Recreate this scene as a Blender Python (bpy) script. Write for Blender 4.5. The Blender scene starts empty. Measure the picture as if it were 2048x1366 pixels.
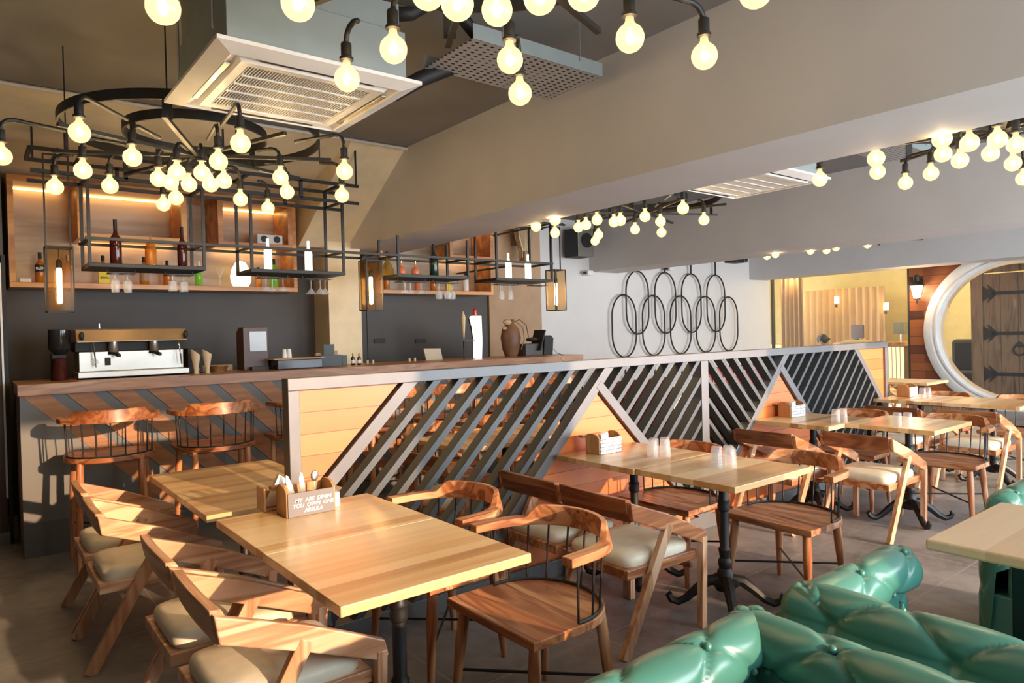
import bpy, math, random
from mathutils import Vector, Matrix
random.seed(7)
S = bpy.context.scene
C = S.collection
PI = math.pi
rad = math.radians

# ------------------------------------------------------------------ camera
FPX, YAW, PITCH, ROLL, EYE = 1381.67, rad(51.796), rad(-.732), rad(-1.4495), 1.5
_f = Vector((math.cos(YAW)*math.cos(PITCH), math.sin(YAW)*math.cos(PITCH), math.sin(PITCH)))
_r0 = Vector((math.sin(YAW), -math.cos(YAW), 0)); _u0 = _r0.cross(_f)
_r = _r0*math.cos(ROLL)+_u0*math.sin(ROLL); _u = -_r0*math.sin(ROLL)+_u0*math.cos(ROLL)
cd = bpy.data.cameras.new('camera'); cam = bpy.data.objects.new('camera', cd); C.objects.link(cam)
cd.sensor_width = 36; cd.lens = FPX/2048*36; cd.clip_start = .05; cd.clip_end = 100
cam.matrix_world = Matrix(((_r.x, _u.x, -_f.x, 0), (_r.y, _u.y, -_f.y, 0), (_r.z, _u.z, -_f.z, EYE), (0, 0, 0, 1)))
S.camera = cam

def at(x, y, X=None, Y=None, Z=None):
    """point of the room that lies on the plane X=, Y= or Z= in the direction of a pixel of the photograph"""
    d = _r*((x-1024)/FPX) - _u*((y-683)/FPX) + _f
    t = X/d.x if X is not None else (Y/d.y if Y is not None else (Z-EYE)/d.z)
    return Vector((0, 0, EYE)) + d*t

# ------------------------------------------------------------------ light
w = bpy.data.worlds.new('world'); S.world = w; w.use_nodes = True
bg = w.node_tree.nodes['Background']
bg.inputs[0].default_value = (.82, .91, 1, 1); bg.inputs[1].default_value = 7.5
sl = bpy.data.lights.new('sun', 'SUN'); sun = bpy.data.objects.new('sun', sl); C.objects.link(sun)
sl.energy = 3.5; sl.color = (1, .65, .38); sl.angle = rad(.7)
SUN = Vector((-.22, 1, -.215)).normalized()
sun.rotation_euler = SUN.to_track_quat('-Z', 'Y').to_euler(); sun.location = (2, -6, 4)
YW = -2.5                                   # the window wall behind the camera
OPEN = [(1.35, 3.15), (4.2, 6.45), (7.5, 12.9)]  # unseen bays, the left one narrowed to keep that side darker
for i, (a, b) in enumerate(OPEN):
    pl = bpy.data.lights.new('window_portal', 'AREA'); po = bpy.data.objects.new('window_portal', pl); C.objects.link(po)
    pl.shape = 'RECTANGLE'; pl.size = b-a; pl.size_y = 2.4; pl.cycles.is_portal = True
    po.location = ((a+b)/2, YW-.02, 1.55); po.rotation_euler = (rad(90), 0, 0)
vs = S.view_settings
vs.view_transform = 'Standard'; vs.look = 'None'; vs.gamma = 1; vs.exposure = .9
S.cycles.use_denoising = True
S.cycles.max_bounces = 8; S.cycles.diffuse_bounces = 5; S.cycles.glossy_bounces = 4
S.cycles.transparent_max_bounces = 16; S.cycles.sample_clamp_indirect = 6

# ------------------------------------------------------------------ materials
def newmat(n):
    m = bpy.data.materials.new(n); m.use_nodes = True
    nt = m.node_tree; return m, nt, nt.nodes['Principled BSDF']
def N(nt, t, **k):
    n = nt.nodes.new(t)
    for a, v in k.items():
        if a.startswith('i_'): n.inputs[a[2:].replace('_', ' ')].default_value = v
        else: setattr(n, a, v)
    return n
def L(nt, a, b): nt.links.new(a, b)
def col(c): return (c[0], c[1], c[2], 1)
def ramp(nt, stops):
    r = nt.nodes.new('ShaderNodeValToRGB'); e = r.color_ramp.elements
    e[0].position, e[0].color = stops[0][0], col(stops[0][1]); e[1].position, e[1].color = stops[-1][0], col(stops[-1][1])
    for p, c in stops[1:-1]:
        x = e.new(p); x.color = col(c)
    return r
def bump(nt, bs, h, s=.2, d=.01):
    b = N(nt, 'ShaderNodeBump'); b.inputs['Strength'].default_value = s; b.inputs['Distance'].default_value = d
    L(nt, h, b.inputs['Height']); L(nt, b.outputs[0], bs.inputs['Normal'])
def plain(n, c, rough=.5, metal=0, spec=.5, noise=0, nscale=6, coat=0):
    m, nt, bs = newmat(n)
    bs.inputs['Base Color'].default_value = col(c); bs.inputs['Roughness'].default_value = rough
    bs.inputs['Metallic'].default_value = metal; bs.inputs['Specular IOR Level'].default_value = spec
    bs.inputs['Coat Weight'].default_value = coat
    tc = N(nt, 'ShaderNodeTexCoord'); no = N(nt, 'ShaderNodeTexNoise', i_Scale=nscale, i_Detail=4)
    L(nt, tc.outputs['Object'], no.inputs[0])
    k = noise or .06
    r = ramp(nt, [(.3, [v*(1-k) for v in c]), (.7, [min(1, v*(1+k)) for v in c])])
    L(nt, no.outputs[0], r.inputs[0]); L(nt, r.outputs[0], bs.inputs['Base Color'])
    return m
def glow(n, c, s):
    m = bpy.data.materials.new(n); m.use_nodes = True; nt = m.node_tree; nt.nodes.clear()
    e = N(nt, 'ShaderNodeEmission'); o = N(nt, 'ShaderNodeOutputMaterial')
    e.inputs[0].default_value = col(c); e.inputs[1].default_value = s; L(nt, e.outputs[0], o.inputs[0]); return m
def glassy(n, tint, opac=.2, body=(.9, .9, .9), rough=.08, emit=None):
    """thin glass: mostly lets light through, with a glossy skin and a little body colour"""
    m, nt, bs = newmat(n)
    bs.inputs['Base Color'].default_value = col(body); bs.inputs['Roughness'].default_value = rough
    bs.inputs['Specular IOR Level'].default_value = .8
    if emit: bs.inputs['Emission Color'].default_value = col(emit[0]); bs.inputs['Emission Strength'].default_value = emit[1]
    t = N(nt, 'ShaderNodeBsdfTransparent'); t.inputs[0].default_value = col(tint)
    mx = N(nt, 'ShaderNodeMixShader'); mx.inputs[0].default_value = opac
    L(nt, t.outputs[0], mx.inputs[1]); L(nt, bs.outputs[0], mx.inputs[2]); L(nt, mx.outputs[0], nt.nodes['Material Output'].inputs[0])
    return m
def wood(n, cols, axis='X', scale=1., rough=.38, swirl=1., coat=.25):
    m, nt, bs = newmat(n)
    tc = N(nt, 'ShaderNodeTexCoord'); oi = N(nt, 'ShaderNodeObjectInfo'); ad = N(nt, 'ShaderNodeVectorMath', operation='ADD')
    mu = N(nt, 'ShaderNodeMath', operation='MULTIPLY'); mu.inputs[1].default_value = 37
    L(nt, oi.outputs['Random'], mu.inputs[0]); L(nt, tc.outputs['Object'], ad.inputs[0]); L(nt, mu.outputs[0], ad.inputs[1])
    mp = N(nt, 'ShaderNodeMapping'); s = {'X': (1, 9, 9), 'Y': (9, 1, 9), 'Z': (9, 9, 1)}[axis]
    mp.inputs['Scale'].default_value = [v*scale for v in s]; L(nt, ad.outputs[0], mp.inputs[0])
    n1 = N(nt, 'ShaderNodeTexNoise', i_Scale=.9, i_Detail=2, i_Distortion=1.3*swirl)
    L(nt, mp.outputs[0], n1.inputs[0])
    wv = N(nt, 'ShaderNodeMath', operation='MULTIPLY'); wv.inputs[1].default_value = 22*swirl; L(nt, n1.outputs[0], wv.inputs[0])
    sn = N(nt, 'ShaderNodeMath', operation='SINE'); L(nt, wv.outputs[0], sn.inputs[0])
    n2 = N(nt, 'ShaderNodeTexNoise', i_Scale=9, i_Detail=3); L(nt, mp.outputs[0], n2.inputs[0])
    a1 = N(nt, 'ShaderNodeMath', operation='MULTIPLY_ADD'); a1.inputs[1].default_value = .19; L(nt, sn.outputs[0], a1.inputs[0]); L(nt, n1.outputs[0], a1.inputs[2])
    a2 = N(nt, 'ShaderNodeMath', operation='MULTIPLY_ADD'); a2.inputs[1].default_value = .25; L(nt, n2.outputs[0], a2.inputs[0]); L(nt, a1.outputs[0], a2.inputs[2])
    k = len(cols); r = ramp(nt, [(.30+.62*i/(k-1), c) for i, c in enumerate(cols)])
    L(nt, a2.outputs[0], r.inputs[0])
    hs = N(nt, 'ShaderNodeHueSaturation'); vv = N(nt, 'ShaderNodeMath', operation='MULTIPLY_ADD'); vv.inputs[1].default_value = .3; vv.inputs[2].default_value = .86
    L(nt, oi.outputs['Random'], vv.inputs[0]); L(nt, vv.outputs[0], hs.inputs['Value']); L(nt, r.outputs[0], hs.inputs['Color'])
    L(nt, hs.outputs[0], bs.inputs['Base Color'])
    bs.inputs['Roughness'].default_value = rough; bs.inputs['Coat Weight'].default_value = coat; bs.inputs['Coat Roughness'].default_value = .25
    bump(nt, bs, n2.outputs[0], .08, .004)
    return m
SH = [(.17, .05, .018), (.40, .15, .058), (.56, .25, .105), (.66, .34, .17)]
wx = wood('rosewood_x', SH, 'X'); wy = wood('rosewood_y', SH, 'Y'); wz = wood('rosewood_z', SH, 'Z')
SHD = [(.10, .028, .010), (.24, .075, .026), (.34, .125, .045), (.42, .18, .07)]  # darker rosewood copy; on armchair backs it puts the shade into the colour
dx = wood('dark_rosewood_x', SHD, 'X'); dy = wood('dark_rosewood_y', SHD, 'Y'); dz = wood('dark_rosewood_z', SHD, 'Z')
SHP = [(.34, .13, .055), (.58, .29, .15), (.68, .40, .23), (.76, .50, .32)]  # pinkish copy of the rosewood, sunlight put into the colour
px_ = wood('sunlit_rosewood_x', SHP, 'X'); py_ = wood('sunlit_rosewood_y', SHP, 'Y'); pz_ = wood('sunlit_rosewood_z', SHP, 'Z')
BAR = wood('bar_oak', [(.20, .085, .035), (.33, .16, .075), (.42, .22, .11)], 'X', rough=.42)
SHELFW = wood('shelf_teak', [(.38, .14, .035), (.60, .26, .07), (.70, .34, .10)], 'X', .8, swirl=.5)
OAKB = wood('back_panel_oak', [(.26, .18, .115), (.36, .265, .175), (.42, .32, .22)], 'X', .7, swirl=.5)
OLDW = wood('old_door_wood', [(.06, .035, .02), (.16, .095, .05), (.24, .155, .09), (.30, .20, .13)], 'Z', .8, .6, .8, 0)

def planks(n, pal, wd, along='X', length=None, groove=0, rough=.33, coat=.35, grain=.5):
    """boards laid side by side; they run along one axis"""
    m, nt, bs = newmat(n)
    tc = N(nt, 'ShaderNodeTexCoord'); sp = N(nt, 'ShaderNodeSeparateXYZ'); L(nt, tc.outputs['Object'], sp.inputs[0])
    ax = {'X': ('X', 'Y', (1, 11, 11)), 'Y': ('Y', 'X', (11, 1, 11)), 'Z': ('Z', 'X', (11, 11, 1)), 'H': ('X', 'Z', (1, 11, 11)), 'HY': ('Y', 'Z', (11, 1, 11))}[along]
    dv = N(nt, 'ShaderNodeMath', operation='DIVIDE'); dv.inputs[1].default_value = wd; L(nt, sp.outputs[ax[1]], dv.inputs[0])
    fl = N(nt, 'ShaderNodeMath', operation='FLOOR'); L(nt, dv.outputs[0], fl.inputs[0])
    oi = N(nt, 'ShaderNodeObjectInfo'); cb = N(nt, 'ShaderNodeCombineXYZ'); L(nt, fl.outputs[0], cb.inputs[0]); L(nt, oi.outputs['Random'], cb.inputs[2])
    if length:
        w0 = N(nt, 'ShaderNodeTexWhiteNoise', noise_dimensions='3D'); L(nt, cb.outputs[0], w0.inputs[0])
        d2 = N(nt, 'ShaderNodeMath', operation='DIVIDE'); d2.inputs[1].default_value = length; L(nt, sp.outputs[ax[0]], d2.inputs[0])
        s2 = N(nt, 'ShaderNodeMath', operation='ADD'); L(nt, d2.outputs[0], s2.inputs[0]); L(nt, w0.outputs[0], s2.inputs[1])
        f2 = N(nt, 'ShaderNodeMath', operation='FLOOR'); L(nt, s2.outputs[0], f2.inputs[0]); L(nt, f2.outputs[0], cb.inputs[1])
    wn = N(nt, 'ShaderNodeTexWhiteNoise', noise_dimensions='3D'); L(nt, cb.outputs[0], wn.inputs[0])
    mp = N(nt, 'ShaderNodeMapping'); mp.inputs['Scale'].default_value = ax[2]; L(nt, tc.outputs['Object'], mp.inputs[0])
    of = N(nt, 'ShaderNodeVectorMath', operation='MULTIPLY_ADD'); L(nt, wn.outputs['Color'], of.inputs[0]); of.inputs[1].default_value = (13, 17, 19); L(nt, mp.outputs[0], of.inputs[2])
    gn = N(nt, 'ShaderNodeTexNoise', i_Scale=1.3, i_Detail=5, i_Distortion=.7); L(nt, of.outputs[0], gn.inputs[0])
    mx = N(nt, 'ShaderNodeMath', operation='MULTIPLY_ADD'); mx.inputs[1].default_value = grain; L(nt, gn.outputs[0], mx.inputs[0])
    hf = N(nt, 'ShaderNodeMath', operation='MULTIPLY'); hf.inputs[1].default_value = 1-grain*.6; L(nt, wn.outputs['Value'], hf.inputs[0]); L(nt, hf.outputs[0], mx.inputs[2])
    k = len(pal); r = ramp(nt, [(.12+.8*i/(k-1), c) for i, c in enumerate(pal)]); L(nt, mx.outputs[0], r.inputs[0])
    out = r.outputs[0]
    if groove:
        fr = N(nt, 'ShaderNodeMath', operation='FRACT'); L(nt, dv.outputs[0], fr.inputs[0])
        lt = N(nt, 'ShaderNodeMath', operation='LESS_THAN'); lt.inputs[1].default_value = groove/wd; L(nt, fr.outputs[0], lt.inputs[0])
        mc = N(nt, 'ShaderNodeMixRGB'); L(nt, lt.outputs[0], mc.inputs[0]); L(nt, out, mc.inputs[1]); mc.inputs[2].default_value = col([v*.35 for v in pal[0]])
        out = mc.outputs[0]
    L(nt, out, bs.inputs['Base Color']); bs.inputs['Roughness'].default_value = rough
    bs.inputs['Coat Weight'].default_value = coat; bs.inputs['Coat Roughness'].default_value = .2
    bump(nt, bs, gn.outputs[0], .06, .004)
    return m
TOPP = [(.42, .20, .065), (.62, .36, .14), (.73, .49, .23), (.82, .62, .36)]
TOP = planks('butcher_block_top', TOPP, .068, 'X')
TOPB = planks('pale_booth_top', [(.64, .42, .23), (.76, .54, .32), (.84, .66, .44)], .2, 'X')
PANEL = planks('teak_veneer_panel', [(.58, .145, .034), (.68, .185, .048), (.75, .225, .065)], .104, 'H', groove=.0035, rough=.42, coat=.15, grain=.7)
BRICK = planks('red_wood_cladding', [(.045, .017, .012), (.14, .042, .018), (.25, .075, .026), (.34, .11, .035)], .155, 'HY', length=.7, groove=.006, rough=.5, coat=.1, grain=.35)
CURT = planks('tan_curtain', [(.34, .20, .10), (.50, .33, .17), (.60, .42, .24)], .06, 'Z', rough=.8, coat=0)
BLACK = plain('black_iron', (.011, .010, .010), .5, .0)
MATTE = plain('matte_black', (.012, .012, .012), .6)
GREYM = plain('grey_painted_steel', (.165, .162, .165), .42, .25)
GREYD = plain('dark_slat_steel', (.085, .09, .095), .42, .25)
CREAM = plain('cream_leatherette', (.82, .76, .60), .45, nscale=20)
WHITE = plain('white_plastic', (.80, .78, .77), .4)
PAPER = plain('white_paper', (.85, .85, .83), .7)
STEEL = plain('brushed_steel', (.40, .38, .34), .32, .8)
CHROME = plain('chrome', (.8, .8, .8), .12, 1)
SHEET = plain('galvanised_sheet', (.33, .38, .38), .45, .35)
CEIL = plain('grey_ceiling_paint', (.235, .225, .22), .8, noise=.12, nscale=1.2)
BEAM = plain('white_beam_paint', (.60, .575, .56), .75, noise=.03, nscale=2)
SOFFIT = plain('cream_soffit_paint', (.84, .72, .50), .8)
WALLW = plain('white_wall_paint', (.74, .71, .69), .8, noise=.03, nscale=2)
WALLD = plain('dark_grey_wall', (.05, .036, .028), .5, noise=.15, nscale=1.5)
WALLB = plain('dark_back_bar_panel', (.036, .026, .020), .5, noise=.2, nscale=1.5)
TAN = plain('tan_and_shaded_wall', (.42, .28, .17), .7)
YEL = plain('yellow_wall', (.72, .60, .30), .8)
MAROON = plain('maroon_leather', (.17, .022, .022), .4)
STONE = plain('stone_slab', (.42, .32, .26), .7, noise=.35, nscale=14)
RINGW = plain('white_moulded_plaster', (.72, .72, .73), .45)
BROWNR = plain('brown_clay', (.16, .075, .04), .5, noise=.3)
DKDOOR = plain('dark_door_veneer', (.075, .034, .024), .4)
SKIN = plain('skin', (.45, .25, .16), .55)
HAIR = plain('black_hair', (.012, .01, .01), .5)
CHALK = plain('grey_chalk_board', (.20, .18, .175), .6)
CLAD = plain('grey_counter_board', (.135, .135, .138), .5, noise=.18, nscale=3)
BULB = glassy('warm_bulb_glass', (1, .92, .70), .55, (.16, .12, .055), .08, ((1, .80, .46), .62))
CORE = glow('bulb_filament_glow', (1, .76, .46), 260)
TUBEG = glow('tube_filament_glow', (1, .64, .26), 40)
LED = glow('led_strip_glow', (1, .56, .17), 7)
FROST = plain('frosted_white_bottle_glow', (.85, .83, .70), .3); 
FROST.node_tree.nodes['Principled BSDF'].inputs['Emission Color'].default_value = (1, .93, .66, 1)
FROST.node_tree.nodes['Principled BSDF'].inputs['Emission Strength'].default_value = .75  # brightness put in as own glow; the bottles are no lamps
GLASS = glassy('clear_glass', (.96, .97, .98), .28, (.92, .93, .95), .06)
PANE = glassy('window_glass', (.93, .94, .92), .05, (.8, .8, .8), .03)
AMBG = glassy('smoked_amber_glass', (.93, .86, .74), .05, (.3, .2, .1), .06)
AMBER = glassy('amber_spirit', (.85, .42, .10), .45, (.70, .30, .05), .1)
DARKG = glassy('dark_red_bottle_glass', (.30, .06, .03), .65, (.10, .02, .015), .08)
GREENG = glassy('green_glass', (.5, .9, .25), .45, (.35, .75, .12), .1)
ORNG = glassy('orange_spirit', (1, .55, .35), .55, (.85, .30, .14), .1)
GREENB = plain('dark_green_glass', (.012, .03, .02), .12)
YELB = plain('yellow_box', (.80, .62, .03), .5)
REDB = plain('red_knob', (.45, .03, .02), .2)

def leather(n, c):
    m, nt, bs = newmat(n)
    tc = N(nt, 'ShaderNodeTexCoord'); no = N(nt, 'ShaderNodeTexNoise', i_Scale=3, i_Detail=3); L(nt, tc.outputs['Object'], no.inputs[0])
    r = ramp(nt, [(.3, [v*.85 for v in c]), (.7, [v*1.12 for v in c])]); L(nt, no.outputs[0], r.inputs[0]); L(nt, r.outputs[0], bs.inputs['Base Color'])
    vo = N(nt, 'ShaderNodeTexVoronoi', i_Scale=260); L(nt, tc.outputs['Object'], vo.inputs[0]); bump(nt, bs, vo.outputs[0], .06, .001)
    bs.inputs['Roughness'].default_value = .30; bs.inputs['Specular IOR Level'].default_value = .6; bs.inputs['Coat Weight'].default_value = .25; bs.inputs['Coat Roughness'].default_value = .22
    return m
GREEN = leather('green_leather', (.060, .215, .172))

def floor_mat():
    m, nt, bs = newmat('polished_concrete_tiles')
    tc = N(nt, 'ShaderNodeTexCoord')
    n1 = N(nt, 'ShaderNodeTexNoise', i_Scale=1.6, i_Detail=8, i_Roughness=.65); n2 = N(nt, 'ShaderNodeTexNoise', i_Scale=14, i_Detail=5)
    L(nt, tc.outputs['Object'], n1.inputs[0]); L(nt, tc.outputs['Object'], n2.inputs[0])
    ad = N(nt, 'ShaderNodeMath', operation='MULTIPLY_ADD'); ad.inputs[1].default_value = .3; L(nt, n2.outputs[0], ad.inputs[0]); L(nt, n1.outputs[0], ad.inputs[2])
    r = ramp(nt, [(.45, (.12, .112, .105)), (.6, (.215, .205, .195)), (.78, (.30, .285, .27))]); L(nt, ad.outputs[0], r.inputs[0])
    br = N(nt, 'ShaderNodeTexBrick'); br.offset = 0
    for k, v in (('Scale', 1), ('Mortar Size', .004), ('Brick Width', .8), ('Row Height', .8), ('Mortar Smooth', .2)): br.inputs[k].default_value = v
    L(nt, tc.outputs['Object'], br.inputs[0])
    mc = N(nt, 'ShaderNodeMixRGB'); L(nt, br.outputs['Fac'], mc.inputs[0]); L(nt, r.outputs[0], mc.inputs[1]); mc.inputs[2].default_value = (.34, .325, .31, 1)
    L(nt, mc.outputs[0], bs.inputs['Base Color']); bs.inputs['Roughness'].default_value = .42
    bump(nt, bs, n2.outputs[0], .08, .005)
    return m
FLOORM = floor_mat()
def sketch_mat():
    m, nt, bs = newmat('line_drawing_board')
    tc = N(nt, 'ShaderNodeTexCoord'); mp = N(nt, 'ShaderNodeMapping'); mp.inputs['Rotation'].default_value = (rad(90), 0, 0); L(nt, tc.outputs['Object'], mp.inputs[0])
    br = N(nt, 'ShaderNodeTexBrick')
    for k, v in (('Scale', 1), ('Mortar Size', .0014), ('Brick Width', .045), ('Row Height', .022)): br.inputs[k].default_value = v
    L(nt, mp.outputs[0], br.inputs[0])
    br.inputs['Color1'].default_value = (.78, .77, .80, 1); br.inputs['Color2'].default_value = (.62, .61, .66, 1); br.inputs['Mortar'].default_value = (.10, .09, .12, 1)
    L(nt, br.outputs[0], bs.inputs['Base Color']); bs.inputs['Roughness'].default_value = .6
    return m
SKETCH = sketch_mat()
def perf_mat():
    m, nt, bs = newmat('perforated_zinc')
    bs.inputs['Base Color'].default_value = (.42, .42, .43, 1); bs.inputs['Roughness'].default_value = .45; bs.inputs['Metallic'].default_value = .3
    tc = N(nt, 'ShaderNodeTexCoord'); sc = N(nt, 'ShaderNodeVectorMath', operation='MULTIPLY'); sc.inputs[1].default_value = (20, 26, 0); L(nt, tc.outputs['Object'], sc.inputs[0])
    fr = N(nt, 'ShaderNodeVectorMath', operation='FRACTION'); L(nt, sc.outputs[0], fr.inputs[0])
    sb = N(nt, 'ShaderNodeVectorMath', operation='SUBTRACT'); sb.inputs[1].default_value = (.5, .5, 0); L(nt, fr.outputs[0], sb.inputs[0])
    ln = N(nt, 'ShaderNodeVectorMath', operation='LENGTH'); L(nt, sb.outputs[0], ln.inputs[0])
    lt = N(nt, 'ShaderNodeMath', operation='LESS_THAN'); lt.inputs[1].default_value = .24; L(nt, ln.outputs['Value'], lt.inputs[0])
    mc = N(nt, 'ShaderNodeMixRGB'); L(nt, lt.outputs[0], mc.inputs[0]); mc.inputs[1].default_value = (.42, .42, .43, 1); mc.inputs[2].default_value = (.03, .03, .03, 1)
    L(nt, mc.outputs[0], bs.inputs['Base Color']); return m
PERF = perf_mat()
def counter_mat():
    """grey board crossed by slanting pale wood strips with thin black joints"""
    m, nt, bs = newmat('counter_slanted_strips')
    tc = N(nt, 'ShaderNodeTexCoord'); sp = N(nt, 'ShaderNodeSeparateXYZ'); L(nt, tc.outputs['Object'], sp.inputs[0])
    ad = N(nt, 'ShaderNodeMath', operation='ADD'); L(nt, sp.outputs['X'], ad.inputs[0]); L(nt, sp.outputs['Z'], ad.inputs[1])
    dv = N(nt, 'ShaderNodeMath', operation='MULTIPLY_ADD'); dv.inputs[1].default_value = 1/.262; dv.inputs[2].default_value = -1.42/.262+.02+8; L(nt, ad.outputs[0], dv.inputs[0])
    fr = N(nt, 'ShaderNodeMath', operation='FRACT'); L(nt, dv.outputs[0], fr.inputs[0])
    no = N(nt, 'ShaderNodeTexNoise', i_Scale=3, i_Detail=4)
    mp = N(nt, 'ShaderNodeMapping'); mp.inputs['Rotation'].default_value = (0, rad(45), 0); mp.inputs['Scale'].default_value = (1, 8, 8); L(nt, tc.outputs['Object'], mp.inputs[0]); L(nt, mp.outputs[0], no.inputs[0])
    rw = ramp(nt, [(.3, (.24, .095, .035)), (.7, (.38, .17, .065))]); L(nt, no.outputs[0], rw.inputs[0])
    gt = N(nt, 'ShaderNodeMath', operation='GREATER_THAN'); gt.inputs[1].default_value = .66; L(nt, fr.outputs[0], gt.inputs[0])
    g1 = N(nt, 'ShaderNodeMixRGB'); L(nt, gt.outputs[0], g1.inputs[0]); L(nt, rw.outputs[0], g1.inputs[1]); g1.inputs[2].default_value = (.11, .115, .12, 1)
    lt = N(nt, 'ShaderNodeMath', operation='LESS_THAN'); lt.inputs[1].default_value = .03; L(nt, fr.outputs[0], lt.inputs[0])
    g2 = N(nt, 'ShaderNodeMixRGB'); L(nt, lt.outputs[0], g2.inputs[0]); L(nt, g1.outputs[0], g2.inputs[1]); g2.inputs[2].default_value = (.01, .01, .01, 1)
    lo = N(nt, 'ShaderNodeMath', operation='GREATER_THAN'); lo.inputs[1].default_value = 1.42; L(nt, ad.outputs[0], lo.inputs[0])
    g3 = N(nt, 'ShaderNodeMixRGB'); L(nt, lo.outputs[0], g3.inputs[0]); g3.inputs[1].default_value = (.13, .125, .12, 1); L(nt, g2.outputs[0], g3.inputs[2])
    kz = N(nt, 'ShaderNodeMath', operation='GREATER_THAN'); kz.inputs[1].default_value = .245; L(nt, sp.outputs['Z'], kz.inputs[0])
    g4 = N(nt, 'ShaderNodeMixRGB'); L(nt, kz.outputs[0], g4.inputs[0]); g4.inputs[1].default_value = (.09, .088, .085, 1); L(nt, g3.outputs[0], g4.inputs[2])
    L(nt, g4.outputs[0], bs.inputs['Base Color']); bs.inputs['Roughness'].default_value = .5
    return m
COUNTERM = counter_mat()

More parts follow.
